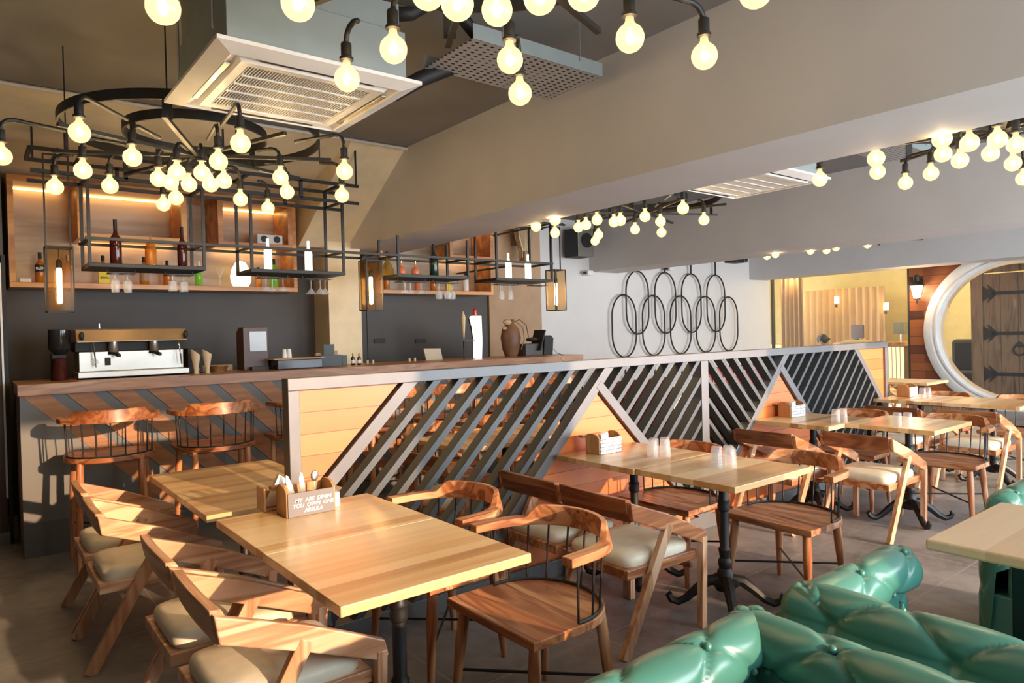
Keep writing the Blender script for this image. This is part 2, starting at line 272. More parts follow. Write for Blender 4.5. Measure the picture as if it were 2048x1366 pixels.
# ------------------------------------------------------------------ mesh building
class MB:
    def __init__(s): s.v = []; s.f = []; s.m = []; s.mi = 0
    def add(s, vs, fs):
        o = len(s.v); s.v += [tuple(v) for v in vs]; s.f += [tuple(i+o for i in f) for f in fs]; s.m += [s.mi]*len(fs); return s
    def box(s, x0, x1, y0, y1, z0, z1, M=None):
        vs = [Vector((x, y, z)) for x in (x0, x1) for y in (y0, y1) for z in (z0, z1)]
        if M: vs = [M @ v for v in vs]
        return s.add(vs, [(0, 1, 3, 2), (4, 6, 7, 5), (0, 4, 5, 1), (2, 3, 7, 6), (0, 2, 6, 4), (1, 5, 7, 3)])
    def bar(s, a, b, w, h=None, up=(0, 0, 1)):
        """rectangular bar from a to b; w across, h along 'up'"""
        h = h or w; a = Vector(a); b = Vector(b); d = (b-a).normalized(); u = Vector(up)
        if abs(d.dot(u)) > .98: u = Vector((0, 1, 0)) if abs(d.y) < .9 else Vector((1, 0, 0))
        sd = d.cross(u).normalized(); u = sd.cross(d).normalized()
        vs = []
        for p in (a, b):
            for i, j in ((-1, -1), (1, -1), (1, 1), (-1, 1)): vs.append(p+sd*(w/2*i)+u*(h/2*j))
        return s.add(vs, [(3, 2, 1, 0), (4, 5, 6, 7), (0, 1, 5, 4), (1, 2, 6, 5), (2, 3, 7, 6), (3, 0, 4, 7)])
    def tube(s, pts, r, n=8, cap=True):
        pts = [Vector(p) for p in pts]; k = len(pts); rs = r if isinstance(r, (list, tuple)) else [r]*k
        prev = None; rings = []
        for i, p in enumerate(pts):
            d = (pts[min(i+1, k-1)]-pts[max(i-1, 0)]).normalized()
            if prev is None:
                a = Vector((0, 0, 1)) if abs(d.z) < .9 else Vector((1, 0, 0)); prev = d.cross(a).normalized()
            prev = (prev-d*prev.dot(d)).normalized(); q = d.cross(prev)
            rings.append([p+(prev*math.cos(2*PI*j/n)+q*math.sin(2*PI*j/n))*rs[i] for j in range(n)])
        vs = [v for g in rings for v in g]; fs = []
        for i in range(k-1):
            for j in range(n): fs.append((i*n+j, i*n+(j+1) % n, (i+1)*n+(j+1) % n, (i+1)*n+j))
        if cap: fs.append(tuple(range(n-1, -1, -1))); fs.append(tuple((k-1)*n+j for j in range(n)))
        return s.add(vs, fs)
    def lathe(s, prof, c=(0, 0, 0), n=20, sq=None):
        cx, cy, cz = c; vs = []; fs = []; k = len(prof)
        for r, z in prof:
            for j in range(n):
                a = 2*PI*(j+.5)/n if sq else 2*PI*j/n; vs.append((cx+r*math.cos(a), cy+r*math.sin(a), cz+z))
        for i in range(k-1):
            for j in range(n): fs.append((i*n+j, i*n+(j+1) % n, (i+1)*n+(j+1) % n, (i+1)*n+j))
        fs.append(tuple(range(n-1, -1, -1))); fs.append(tuple((k-1)*n+j for j in range(n)))
        return s.add(vs, fs)
    def sphere(s, c, r, n=16, m=10, sc=(1, 1, 1)):
        vs = [(c[0], c[1], c[2]-r*sc[2])]; fs = []
        for i in range(1, m):
            t = -PI/2+PI*i/m
            for j in range(n): a = 2*PI*j/n; vs.append((c[0]+r*sc[0]*math.cos(t)*math.cos(a), c[1]+r*sc[1]*math.cos(t)*math.sin(a), c[2]+r*sc[2]*math.sin(t)))
        vs.append((c[0], c[1], c[2]+r*sc[2])); e = len(vs)-1
        for j in range(n): fs.append((0, 1+(j+1) % n, 1+j)); fs.append((e, e-n+j, e-n+(j+1) % n))
        for i in range(m-2):
            for j in range(n): a = 1+i*n; fs.append((a+j, a+(j+1) % n, a+n+(j+1) % n, a+n+j))
        return s.add(vs, fs)
    def prism(s, poly, axis, a, b):
        """polygon extruded along an axis from a to b; poly in the other two coordinates (x,z)/(x,y)/(y,z)"""
        def P(p, t): return {'Y': (p[0], t, p[1]), 'Z': (p[0], p[1], t), 'X': (t, p[0], p[1])}[axis]
        k = len(poly); vs = [P(p, a) for p in poly]+[P(p, b) for p in poly]
        fs = [tuple(range(k)), tuple(range(2*k-1, k-1, -1))]+[(i, i+k, (i+1) % k+k, (i+1) % k) for i in range(k)]
        return s.add(vs, fs)
    def sweep(s, path, prof, closed=False):
        """profile (side, up) swept along a path in the horizontal plane"""
        path = [Vector(p) for p in path]; k = len(path); n = 0; vs = []; fs = []
        for i, p in enumerate(path):
            if closed: d = path[(i+1) % k]-path[i-1]
            else: d = path[min(i+1, k-1)]-path[max(i-1, 0)]
            d.z = 0; d.normalize(); sd = Vector((d.y, -d.x, 0))
            pr = prof(i/(k-1)) if callable(prof) else prof; n = len(pr)
            vs += [p+sd*a+Vector((0, 0, b)) for a, b in pr]
        for i in range(k if closed else k-1):
            for j in range(n): fs.append((i*n+j, i*n+(j+1) % n, ((i+1) % k)*n+(j+1) % n, ((i+1) % k)*n+j))
        if not closed: fs.append(tuple(range(n-1, -1, -1))); fs.append(tuple((k-1)*n+j for j in range(n)))
        return s.add(vs, fs)
    def build(s, name, mat, parent=None, smooth=False, bevel=0, loc=None):
        me = bpy.data.meshes.new(name); me.from_pydata(s.v, [], s.f)
        mats = mat if isinstance(mat, (list, tuple)) else [mat]
        for q in mats: me.materials.append(q)
        if len(mats) > 1: me.polygons.foreach_set('material_index', s.m)
        import bmesh as _b
        bm = _b.new(); bm.from_mesh(me); _b.ops.recalc_face_normals(bm, faces=bm.faces); bm.to_mesh(me); bm.free()
        if smooth:
            me.polygons.foreach_set('use_smooth', [True]*len(me.polygons))
            if smooth != 'all': me.set_sharp_from_angle(angle=rad(40))
        o = bpy.data.objects.new(name, me); C.objects.link(o)
        if parent: o.parent = parent
        if loc is not None: o.location = loc
        if bevel:
            b = o.modifiers.new('bevel', 'BEVEL'); b.width = bevel; b.segments = 2; b.limit_method = 'ANGLE'; b.angle_limit = rad(35)
        return o
def B(*a): return MB().box(*a)
def thing(name, label, cat, loc=(0, 0, 0), rz=0, group=None):
    o = bpy.data.objects.new(name, None); C.objects.link(o); o.location = loc; o.rotation_euler = (0, 0, rz); o.empty_display_size = .1
    return tag(o, label, cat, group)
def tag(o, label, cat, group=None):
    o['label'] = label; o['category'] = cat
    if group: o['group'] = group
    return o
def struct(o): o['kind'] = 'structure'; return o
def dup(root, loc=None, rz=None, label=None, group=None):
    r = root.copy(); C.objects.link(r)
    if loc is not None: r.location = loc
    if rz is not None: r.rotation_euler = (0, 0, rz)
    if label: r['label'] = label
    if group: r['group'] = group
    for ch in list(root.children):
        c = ch.copy(); C.objects.link(c); c.parent = r
        for g in list(ch.children):
            d = g.copy(); C.objects.link(d); d.parent = c
    return r
def text_mesh(name, lines, size, mat, parent, M, shear=.25):
    cu = bpy.data.curves.new(name, 'FONT'); cu.body = lines; cu.size = size; cu.extrude = .0006; cu.offset = size*.025; cu.shear = shear; cu.align_x = 'CENTER'; cu.align_y = 'CENTER'
    t = bpy.data.objects.new(name, cu); C.objects.link(t)
    me = bpy.data.meshes.new_from_object(t); bpy.data.objects.remove(t); me.transform(M); me.materials.clear(); me.materials.append(mat)
    o = bpy.data.objects.new(name, me); C.objects.link(o)
    if parent: o.parent = parent
    return o
FRONT = lambda x, y, z: Matrix.Translation((x, y, z)) @ Matrix.Rotation(rad(90), 4, 'X')     # lettering that faces -Y

# ------------------------------------------------------------------ the setting
CZ = 3.30; BZ = 2.474; XE = 13.5
struct(B(-1.6, 18, YW-.2, 11, -.12, 0).build('floor', FLOORM))
struct(B(-1.6, XE+.2, YW-.2, 8.4, CZ, CZ+.15).build('ceiling', CEIL))
for a, b in ((3.35, 4.03), (8.12, 8.80), (12.75, 13.38)):
    struct(B(a, b, YW, 8.2 if a > 5 else 7.5, BZ, CZ).build('ceiling_beam', BEAM))
wf = MB()
wf.box(-1.6, XE+.2, YW-.25, YW, 2.78, CZ); wf.box(-1.6, XE+.2, YW-.25, YW, 0, .22)
prev = -1.6
for a, b in OPEN+[(XE+.2, 0)]:
    wf.box(prev, a, YW-.25, YW, 0, CZ); prev = b
struct(wf.build('wall_front', WALLW))
struct(B(-1.8, -1.6, YW, 8.4, 0, CZ).build('wall_left', WALLD))
struct(B(-1.6, 6.42, 7.5, 7.7, 0, CZ).build('wall_back', WALLB))
struct(B(3.72, 6.42, 7.49, 7.5, 0, CZ).build('wall_back_right', WALLB))
struct(B(5.50, 6.42, 7.46, 7.5, 0, CZ).build('shadowed_wall_strip', TAN))  # shadowed stretch of wall; the shade is put into its tan colour
struct(B(6.42, XE, 8.2, 8.4, 0, CZ).build('wall_far', WALLW))
struct(B(6.36, 6.42, 7.5, 8.2, 0, CZ).build('trim_2', WALLW))
struct(B(3.08, 3.46, 7.1, 7.5, 0, CZ).build('column', SOFFIT))
so = MB()
so.add([(-1.6, 5.83, CZ), (2.80, 5.83, CZ), (2.80, 7.5, 2.93), (-1.6, 7.5, 2.93), (-1.6, 7.5, CZ), (2.80, 7.5, CZ)], [(0, 1, 2, 3), (3, 2, 5, 4), (0, 4, 5, 1), (1, 5, 2), (0, 3, 4)])
so.add([(2.80, 5.83, CZ), (3.35, 5.83, CZ), (3.35, 7.2, 2.48), (2.80, 7.2, 2.48), (2.80, 7.5, 2.48), (3.35, 7.5, 2.48), (2.80, 7.5, CZ), (3.35, 7.5, CZ)], [(0, 1, 2, 3), (3, 2, 5, 4), (0, 3, 4, 6), (1, 7, 5, 2), (0, 6, 7, 1), (4, 5, 7, 6)])
struct(so.build('sloped_soffit', SOFFIT))
struct(MB().tube([(-1.5, 5.80, CZ-.02), (3.35, 5.80, CZ-.02)], .014).build('trim_3', BEAM))
# dark door left of the bar
struct(B(-1.6, .225, 6.45, 6.6, 2.18, CZ).build('wall_side', WALLD))
d1 = struct(B(-1.55, .20, 6.46, 6.52, .06, 2.18).build('door_1', DKDOOR))
o = B(.195, .208, 6.44, 6.53, .35, 2.12).build('edge_strip', PAPER); o.parent = d1
struct(B(.21, .235, 6.44, 6.56, 0, 2.18).build('trim_4', MATTE))
struct(B(-1.6, .21, 6.42, 6.46, 0, .10).build('baseboard_left', GREYM))

# end wall: glass on the left, wooden cladding, round window
YG0, YG1 = 5.41, 8.2; RC = (3.78, 1.32); RO, RI = 1.385, 1.15
ew = MB()
def annulus_wall(mb, y0, y1, z0, z1, cy, cz, r, x0, x1, n=64):
    """rectangular wall with a round hole"""
    vs = []
    for x in (x0, x1):
        for i in range(n):
            a = 2*PI*i/n; c, s_ = math.cos(a), math.sin(a); vs.append((x, cy+r*c, cz+r*s_))
        for i in range(n):
            a = 2*PI*i/n; c, s_ = math.cos(a), math.sin(a)
            t = min(((y1-cy)/c if c > 1e-6 else (y0-cy)/c if c < -1e-6 else 1e9), ((z1-cz)/s_ if s_ > 1e-6 else (z0-cz)/s_ if s_ < -1e-6 else 1e9))
            vs.append((x, cy+c*t, cz+s_*t))
    fs = []
    for i in range(n):
        j = (i+1) % n
        fs += [(i, j, n+j, n+i), (2*n+i, 3*n+i, 3*n+j, 2*n+j), (i, 2*n+i, 2*n+j, j)]
    mb.add(vs, fs)
annulus_wall(ew, 2.1, YG0, -.12, BZ+.45, RC[0], RC[1], 1.25, XE, XE+.16)
ew.box(XE, XE+.16, 2.1, YG0, BZ+.45, CZ); ew.box(XE, XE+.16, YW, 2.1, 0, CZ)
struct(ew.build('wall_right', BRICK))
struct(B(XE, XE+.16, YG0, YG1, 2.95, CZ).build('trim_5', WALLW))
w1 = struct(B(XE+.06, XE+.07, YG0, YG1, 0, 2.95).build('window_1', PANE))
for nm, q in (('frame', (XE+.04, XE+.10, YG1-.05, YG1, 0, 2.95)), ('frame', (XE+.04, XE+.10, YG0, YG0+.05, 0, 2.95))):
    o = B(*q).build(nm, GREYD); o.parent = w1
rg = MB(); K = 96
prof = [(RO, 0), (RO, -.05), (RO-.05, -.075), (RO-.13, -.075), (RO-.15, -.055), (RO-.17, -.055), (RO-.185, -.085), (RO-.215, -.085), (RO-.235, -.05), (RI+.01, -.05), (RI, -.02), (RI, .10), (RO-.1, .1), (RO-.1, 0)]
vs = []; fs = []; n = len(prof)
for i in range(K):
    a = 2*PI*i/K
    for r_, x_ in prof: vs.append((XE+x_, RC[0]+r_*math.cos(a), RC[1]+r_*math.sin(a)))
for i in range(K):
    for j in range(n): fs.append((i*n+j, i*n+(j+1) % n, ((i+1) % K)*n+(j+1) % n, ((i+1) % K)*n+j))
rg.add(vs, fs); w2 = struct(rg.build('window_2', RINGW, smooth=True))
gr = MB(); vs = []
for x_ in (0, .04):
    for r_ in (RI, RI-.045):
        for i in range(K): a = 2*PI*i/K; vs.append((XE+.05+x_, RC[0]+r_*math.cos(a), RC[1]+r_*math.sin(a)))
fs = []
for i in range(K):
    j = (i+1) % K
    fs += [(i, j, K+j, K+i), (2*K+i, 3*K+i, 3*K+j, 2*K+j), (K+i, K+j, 3*K+j, 3*K+i), (i, 2*K+i, 2*K+j, j)]
gr.add(vs, fs); o = gr.build('rim', TOPB); o.parent = w2
gp = MB(); gp.add([(XE+.07, RC[0]+RI*.99*math.cos(2*PI*i/K), RC[1]+RI*.99*math.sin(2*PI*i/K)) for i in range(K)], [tuple(range(K))])
o = gp.build('pane', PANE); o.parent = w2
# next room
nr = MB(); nr.box(17.4, 17.5, 1, 11, 0, 3.2); nr.box(XE+.16, 17.4, 10.4, 10.5, 0, 3.2); nr.box(XE+.16, 17.4, 1, 1.1, 0, 3.2)
struct(nr.build('wall_next_room', YEL))
struct(B(XE+.16, 17.5, 1, 10.5, 3.0, 3.1).build('ceiling_next_room', YEL))
for y in (8.6, 5.2):
    al = bpy.data.lights.new('room_lamp', 'POINT'); ao = bpy.data.objects.new('room_lamp', al); C.objects.link(ao)
    al.energy = 75; al.color = (1, .78, .42); al.shadow_soft_size = .25; ao.location = (15.2, y, 2.6)

# ------------------------------------------------------------------ slatted partition
PY0, PY1, PX0, PX1, PT = 3.165, 3.245, 1.16, 7.36, 1.312
part = thing('slatted_partition', 'long grey steel partition with slanted slats and orange wood panels behind the tables', 'partition', (PX0, PY0, 0))
def pm(mb, name, mat, **k):
    mb.v = [(x-PX0, y-PY0, z) for x, y, z in mb.v]; return mb.build(name, mat, part, **k)
fr = MB(); fr.box(PX0, PX1, PY0, PY1, PT-.058, PT); fr.box(PX0, PX1, PY0, PY1, .0, .10)
fr.box(PX0, PX0+.055, PY0, PY1, .10, PT-.058); fr.box(PX1-.055, PX1, PY0, PY1, .10, PT-.058); fr.box(4.27, 4.355, PY0-.004, PY1, .10, PT-.058)
pm(fr, 'frame', GREYM, bevel=.003)
def clip(poly, a, b, c):                     # keep a*x+b*z <= c
    out = []
    for i in range(len(poly)):
        p, q = poly[i], poly[(i+1) % len(poly)]; dp, dq = a*p[0]+b*p[1]-c, a*q[0]+b*q[1]-c
        if dp <= 0: out.append(p)
        if dp*dq < 0: t = dp/(dp-dq); out.append((p[0]+(q[0]-p[0])*t, p[1]+(q[1]-p[1])*t))
    return out
Z0, Z1 = .10, PT-.058
def region(cons, x0=PX0+.055, x1=PX1-.055):
    p = [(x0, Z0), (x1, Z0), (x1, Z1), (x0, Z1)]
    for c in cons: p = clip(p, *c)
    return p
def band(sgn, c0, wd, cons, x0=PX0+.055, x1=PX1-.055):
    h = wd*math.sqrt(2)/2                    # band around x + sgn*z = c0
    return region(cons+[(1, sgn, c0+h), (-1, -sgn, -c0+h)], x0, x1)
D1, D2, V1, V2, D3, D4 = .559, 2.045, 4.35, 4.2, 6.52, 7.95
for sg, c0, cons in ((-1, D1, []), (-1, D2, []), (1, V1, [(-1, 1, -D2)]), (-1, V2, [(-1, -1, -V1)]), (1, D3, [(-1, 1, -V2)]), (1, D4, [])):
    xa, xb = (4.355, PX1-.055) if c0 >= V2 and c0 != V1 else (PX0+.055, 4.27)
    p = band(sg, c0, .062, cons, xa, xb)
    if len(p) > 2: pm(MB().prism(p, 'Y', PY0-(.003 if sg > 0 else 0), PY1-(.003 if sg > 0 else 0)), 'diagonal_brace', GREYM, bevel=.002)
h = .031*math.sqrt(2)
k = 1
while D1+.1645*k < D2-.1: p = band(-1, D1+.1645*k, .034, []); pm(MB().prism(p, 'Y', PY0+.002, PY1-.004), 'slat', GREYD); k += 1
for k in range(0, 14):
    p = band(-1, 2.195+.16*k, .03, [(-1, -1, -V1-h)], PX0, 4.27)
    if len(p) > 2: pm(MB().prism(p, 'Y', PY0+.002, PY1-.004), 'slat', GREYD)
    p = band(1, 6.44-.16*k, .03, [(1, -1, V2-h)] and [(-1, 1, -V2+h)] and [], 4.355, PX1)
    p = [q for q in p]
    if p: p = clip(p, 1, -1, V2-h) if False else clip(p, 1, -1, V2-h)
    if len(p) > 2: pm(MB().prism(p, 'Y', PY0+.002, PY1-.004), 'slat', GREYD)
for k in range(0, 20):
    p = band(-1, 4.345+.157*k, .028, [(-1, -1, -D3-h), (1, 1, D4-h)])
    if len(p) > 2: pm(MB().prism(p, 'Y', PY0+.002, PY1-.004), 'slat', GREYD)
for cons, in (([(1, -1, D1-h-.02)],), ([(-1, 1, -D2-h-.02), (1, 1, V1-h-.02)],), ([(-1, 1, -V2-h-.02), (1, 1, D3-h-.02)],), ([(-1, -1, -D4-h-.02)],)):
    p = region(cons)
    rim = MB(); pm(MB().prism(p, 'Y', PY0+.022, PY1-.008), 'wood_panel', PANEL)
bk = region([(-1, -1, -D3), (1, 1, D4)]); pm(MB().prism(bk, 'Y', PY1-.003, PY1+.004), 'backing_panel', plain('black_gloss_panel', (.012, .014, .015), .12))

# ------------------------------------------------------------------ bar counter
CY = 5.9; CX0, CX1, CT = .27, 5.70, 1.222
cb = MB().box(CX0, CX1, CY+.01, 6.6, 0, CT-.08).build('bar_body', COUNTERM)
bar = thing('bar_counter', 'long bar counter with oak top and slanted wood and grey front', 'bar counter', (0, 0, 0)); cb.parent = bar
B(CX0-.012, CX1, CY-.012, 6.66, CT-.08, CT).build('counter_top', BAR, bar, bevel=.003)

# ------------------------------------------------------------------ tables
def foot_pts(a):
    c, s_ = math.cos(a), math.sin(a)
    return [(c*r_, s_*r_, z_) for r_, z_ in ((.03, .155), (.09, .145), (.15, .10), (.205, .05), (.25, .028), (.285, .04), (.30, .065), (.285, .08))]
COLP = [(.052, .10), (.052, .125), (.075, .13), (.078, .145), (.045, .165), (.040, .20), (.030, .215), (.036, .235), (.036, .255), (.026, .27), (.030, .30), (.033, .315), (.024, .33), (.024, .52), (.030, .525), (.033, .545), (.030, .56), (.033, .575), (.025, .585), (.025, .70), (.07, .705), (.07, .718)]
def make_table(L_, W_, z, label, feet=1, hid=False):
    t = thing('dining_table', label, 'table')
    B(-W_/2, W_/2, -L_/2, L_/2, z-.032, z).build('tabletop', TOP, t, bevel=.003)
    cl = MB(); cl.box(-.25, .25, -.04, .04, z-.05, z-.032); cl.build('cleat', BLACK, t)
    for i in range(feet):
        yo = 0 if feet == 1 else (-L_/4 if i == 0 else L_/4)
        MB().lathe([(r_, zz*z/.75) for r_, zz in COLP], (0, yo, 0), 18).build('pedestal', BLACK, t, smooth=True)
        ft = MB()
        for q in range(4):
            pts = [(x_, y_+yo, zz) for x_, y_, zz in foot_pts(PI/4+q*PI/2)]
            ft.tube(pts, [.030, .030, .026, .022, .020, .020, .017, .010], 8)
        ft.build('claw_feet', BLACK, t, smooth=True)
    return t
def place(t, x, y, rz=0, label=None): t.location = (x, y, 0); t.rotation_euler = (0, 0, rz); return t
G = 'wooden dining tables along the partition'
t0 = make_table(.612, .69, .75, 'sunlit two-seat wooden table at lower left, nearest the camera'); place(t0, 1.137, 2.113); t0['group'] = G
tb = []
for x, y, lab in ((1.137, 2.727, 'wooden table top holding the chalk-lettered cutlery box and touching the nearest table'),
                  (3.145, 2.205, 'wooden table with clustered upturned glasses, second row, nearer half'),
                  (3.13, 2.823, 'wooden table against the partition carrying a cutlery box and glasses, second row, farther half'),
                  (5.54, 2.242, 'wooden table with two glasses in the third row, nearer half'),
                  (5.29, 2.856, 'wooden table against the orange triangular panel, third row, farther half'),
                  (7.42, 2.27, 'wooden table in the fourth row at the right edge of the photo, nearer half'),
                  (7.42, 2.885, 'wooden table beside the end post of the partition, fourth row, farther half')):
    tb.append(dup(t0, (x, y, 0), 0, lab, G))
t1b = make_table(1.25, .70, .715, 'lower wooden table in shade beyond the chalk-lettered cutlery box', 1); place(t1b, 1.165, 3.90); t1b['group'] = G
for x, y, lab in ((3.25, 4.25, 'wooden table seen through the partition slats, in front of the bar stools'), (10.0, 4.3, 'distant wooden table between the partition end and the round window')):
    dup(t1b, (x, y, 0), PI/2 if x < 4 else 0, lab, 'wooden tables beyond the partition')

# ------------------------------------------------------------------ angular armchairs (face +X)
def make_armchair(tone, label):
    X_, Y_, Z_ = tone
    t = thing('armchair', label, 'armchair')
    for s in (-1, 1):
        y = .245*s
        poly = [(-.228, .625), (-.242, .712), (.03, .612), (.295, .488), (.308, .432), (.262, .428), (.02, .530)]
        MB().prism(poly, 'Y', y-.0145, y+.0145).build('armrest', X_, t, bevel=.005)
        MB().bar((.268, y*.99, 0), (.283, y, .455), .036, .036, (0, 1, 0)).build('leg', Z_, t, bevel=.003)
        MB().bar((-.29, y*.99, 0), (.03, y, .565), .03, .052, (1, 0, 0)).build('leg', Z_, t, bevel=.003)
    bk = MB(); n = 9; vs = []
    for i in range(n):
        y = -.2315+.463*i/(n-1); c = .007*(1-(2*i/(n-1)-1)**2)
        for dx_, z in ((-.248-c, .722), (-.214-c, .718), (-.192-c, .672), (-.198-c, .612), (-.226-c, .612), (-.238-c, .66)): vs.append((dx_, y, z))
    fs = [(i*6+j, i*6+(j+1) % 6, (i+1)*6+(j+1) % 6, (i+1)*6+j) for i in range(n-1) for j in range(6)]+[(5, 4, 3, 2, 1, 0), tuple((n-1)*6+j for j in range(6))]
    bk.add(vs, fs); bk.build('backrest', Y_, t, smooth=True, bevel=.004)
    sf = MB(); sf.box(-.24, .262, -.226, -.19, .345, .39); sf.box(-.24, .262, .19, .226, .345, .39); sf.box(-.24, -.205, -.2, .2, .345, .39); sf.box(.225, .262, -.2, .2, .345, .39)
    sf.box(-.205, .225, -.2, .2, .365, .385); sf.box(.24, .262, -.2, .2, .29, .315)
    sf.build('seat_frame', X_, t, bevel=.004)
    cu = MB(); n = 14; vs = []; fs = []
    def sq(u): return math.copysign(abs(u)**.26, u)
    for lvl, (k, z) in enumerate(((.98, .388), (1, .398), (1, .422), (.97, .437), (.88, .447), (.5, .456), (.01, .459))):
        for i in range(28):
            a = 2*PI*i/28; vs.append((.01+.232*k*sq(math.cos(a)), .212*k*sq(math.sin(a)), z))
    for l_ in range(6):
        for i in range(28): fs.append((l_*28+i, l_*28+(i+1) % 28, (l_+1)*28+(i+1) % 28, (l_+1)*28+i))
    cu.add(vs, fs); cu.build('seat_cushion', CREAM, t, smooth='all')
    return t
AG = 'angular wooden armchairs with cream cushions'
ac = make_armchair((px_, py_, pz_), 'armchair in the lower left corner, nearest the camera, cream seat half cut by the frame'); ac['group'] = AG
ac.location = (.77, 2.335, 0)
for x, y, rz, lab in ((.77, 2.897, 0, 'armchair second from the camera on the left side of the nearest table'),
                      (.68, 3.885, 0, 'armchair third from the camera on the left, its three pale rails in sunlight'),
                      (.685, 4.447, 0, 'farthest armchair on the left, beside the first bar stool')):
    dup(ac, (x, y, 0), rz, lab, AG)
ac2 = make_armchair((wx, dy, pz_), 'armchair in the middle foreground with dark back rail and bright cream seat'); ac2['group'] = AG  # one wood in three tones: unlit back darker, legs as if sunlit
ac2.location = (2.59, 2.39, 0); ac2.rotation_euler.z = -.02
for x, y, rz, lab in ((2.60, 2.900, 0, 'armchair behind the middle foreground one, against the lower wood panel'),
                      (5.15, 2.345, 0, 'armchair at the third row with pale slanted leg and cream seat'),
                      (4.86, 2.885, 0, 'armchair with wide dark back in front of the orange triangular panel'),
                      (7.08, 2.30, 0, 'armchair at the fourth row with cream seat and pale arm near the right edge'),
                      (6.98, 2.88, 0, 'armchair beside the partition end post, back towards the camera'),
                      (2.55, 3.95, .1, 'dark-backed armchair seen through the left part of the slats'),
                      (9.45, 4.2, 0, 'distant armchair left of the round window')):
    dup(ac2, (x, y, 0), rz, lab, AG)

# ------------------------------------------------------------------ spindle-back chairs and stools (face +X)
def make_spindle(H, label, name, cat, tone=(wx, wy, wz)):
    X_, Y_, Z_ = tone
    t = thing(name, label, cat)
    out = [(.245, -.27), (.25, 0), (.245, .27)]
    nn = 17
    for i in range(nn):
        a = PI/2+PI*i/(nn-1); out.append((-.0+.25*math.cos(a), .272*math.sin(a)))
    st = MB(); k = len(out); vs = []
    for sc_, z in ((.93, H-.042), (1, H-.03), (1, H-.004), (.985, H), (.86, H-.006), (.5, H-.009)):
        vs += [(p[0]*sc_, p[1]*sc_, z) for p in out]
    fs = [(l_*k+i, l_*k+(i+1) % k, (l_+1)*k+(i+1) % k, (l_+1)*k+i) for l_ in range(5) for i in range(k)]+[tuple(range(k-1, -1, -1)), tuple(5*k+i for i in range(k))]
    st.add(vs, fs); st.build('seat', Y_ if H < .6 else Y_, t, smooth=True)
    E_ = lambda a, rx, ry, z, ox=0: Vector((ox+rx*math.cos(a), ry*math.sin(a), z))
    bd = MB().tube([E_(PI*.47+PI*1.06*i/20, .233, .256, H+.003) for i in range(21)], .007, 6); bd.build('seat_band', BLACK, t, smooth=True)
    na = 11
    for i in range(na):
        a = PI*.47+PI*1.06*i/(na-1)
        MB().tube([E_(a, .232, .255, H), E_(a, .265, .262, H+.231)], .0045, 6).build('spindle', BLACK, t, smooth=True)
    # rail with a raised crest in the middle of the back
    m = 40; path = []
    tip = .10
    path.append(Vector((tip, -.285, H+.246))); path.append(Vector((tip-.05, -.283, H+.246)))
    for i in range(m+1): path.append(E_(-PI/2-PI*i/m, .272, .278, H+.246))
    path += [Vector((tip-.05, .283, H+.246)), Vector((tip, .285, H+.246))]
    def pr(u):
        c = max(0., 1-abs(u-.5)/.30); c = min(1, c*5.0); hgt = .016+.052*c; wd = .027-.008*c
        return [(-wd, -.017), (wd, -.017), (wd+.004*c, hgt), (-wd*.2-.0+.004*c, hgt)] if c > .02 else [(-wd, -.017), (wd, -.017), (wd, .016), (-wd, .016)]
    MB().sweep(path, pr).build('top_rail', X_, t, smooth=True, bevel=.003)
    lg = [(.195, .215), (.195, -.215), (-.165, .175), (-.165, -.175)]; ft = []
    for x_, y_ in lg:
        f_ = (x_*1.22+(.0 if x_ > 0 else -.0), y_*1.14); ft.append(f_)
        MB().tube([(x_, y_, H-.03), (x_+(f_[0]-x_)*.35, y_+(f_[1]-y_)*.35, H*.65), (f_[0], f_[1], 0)], [.021, .024, .0135], 12).build('leg', Z_, t, smooth=True)
    q = .17 if H < .6 else .26; g_ = lambda i: (lg[i][0]+(ft[i][0]-lg[i][0])*(1-q/H), lg[i][1]+(ft[i][1]-lg[i][1])*(1-q/H), q)
    MB().tube([g_(0), g_(3)], .006, 6).build('stretcher', BLACK, t); MB().tube([g_(1), g_(2)], .006, 6).build('stretcher', BLACK, t)
    return t
SG = 'wooden armchairs with black spindles'
sc = make_spindle(.45, 'spindle-back chair in the foreground right of the nearest table, grained seat fully seen', 'spindle_chair', 'chair'); sc['group'] = SG
sc.location = (1.715, 2.06, 0); sc.rotation_euler.z = PI
for x, y, rz, lab in ((1.705, 2.74, PI+.04, 'spindle-back chair behind the foreground one, in front of the slats'),
                      (3.60, 2.09, PI-.03, 'spindle-back chair at the second row whose seat faces the camera, beside the green sofa'),
                      (3.46, 2.76, PI, 'spindle-back chair pushed under the second row table near the partition'),
                      (5.92, 2.12, PI, 'spindle-back chair on the right side of the third row table'),
                      (5.83, 2.80, PI+.03, 'spindle-back chair below the partition end, third row'),
                      (7.86, 2.20, PI, 'spindle-back chair at the right edge of the photo, fourth row'),
                      (7.86, 2.86, PI, 'spindle-back chair whose rail shows below the white round window frame')):
    dup(sc, (x, y, 0), rz, lab, SG)
for x, y, rz, lab in ((3.0, 4.78, -PI/2, 'spindle-back chair beyond the slats, left one of two at the hidden table'), (3.75, 4.8, -PI/2, 'spindle-back chair beyond the slats, right one of two at the hidden table')):
    dup(sc, (x, y, 0), rz, lab, SG)
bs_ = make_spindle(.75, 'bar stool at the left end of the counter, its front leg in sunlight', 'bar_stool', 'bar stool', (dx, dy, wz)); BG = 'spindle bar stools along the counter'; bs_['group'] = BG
bs_.location = (.745, 5.42, 0); bs_.rotation_euler.z = PI/2-.12
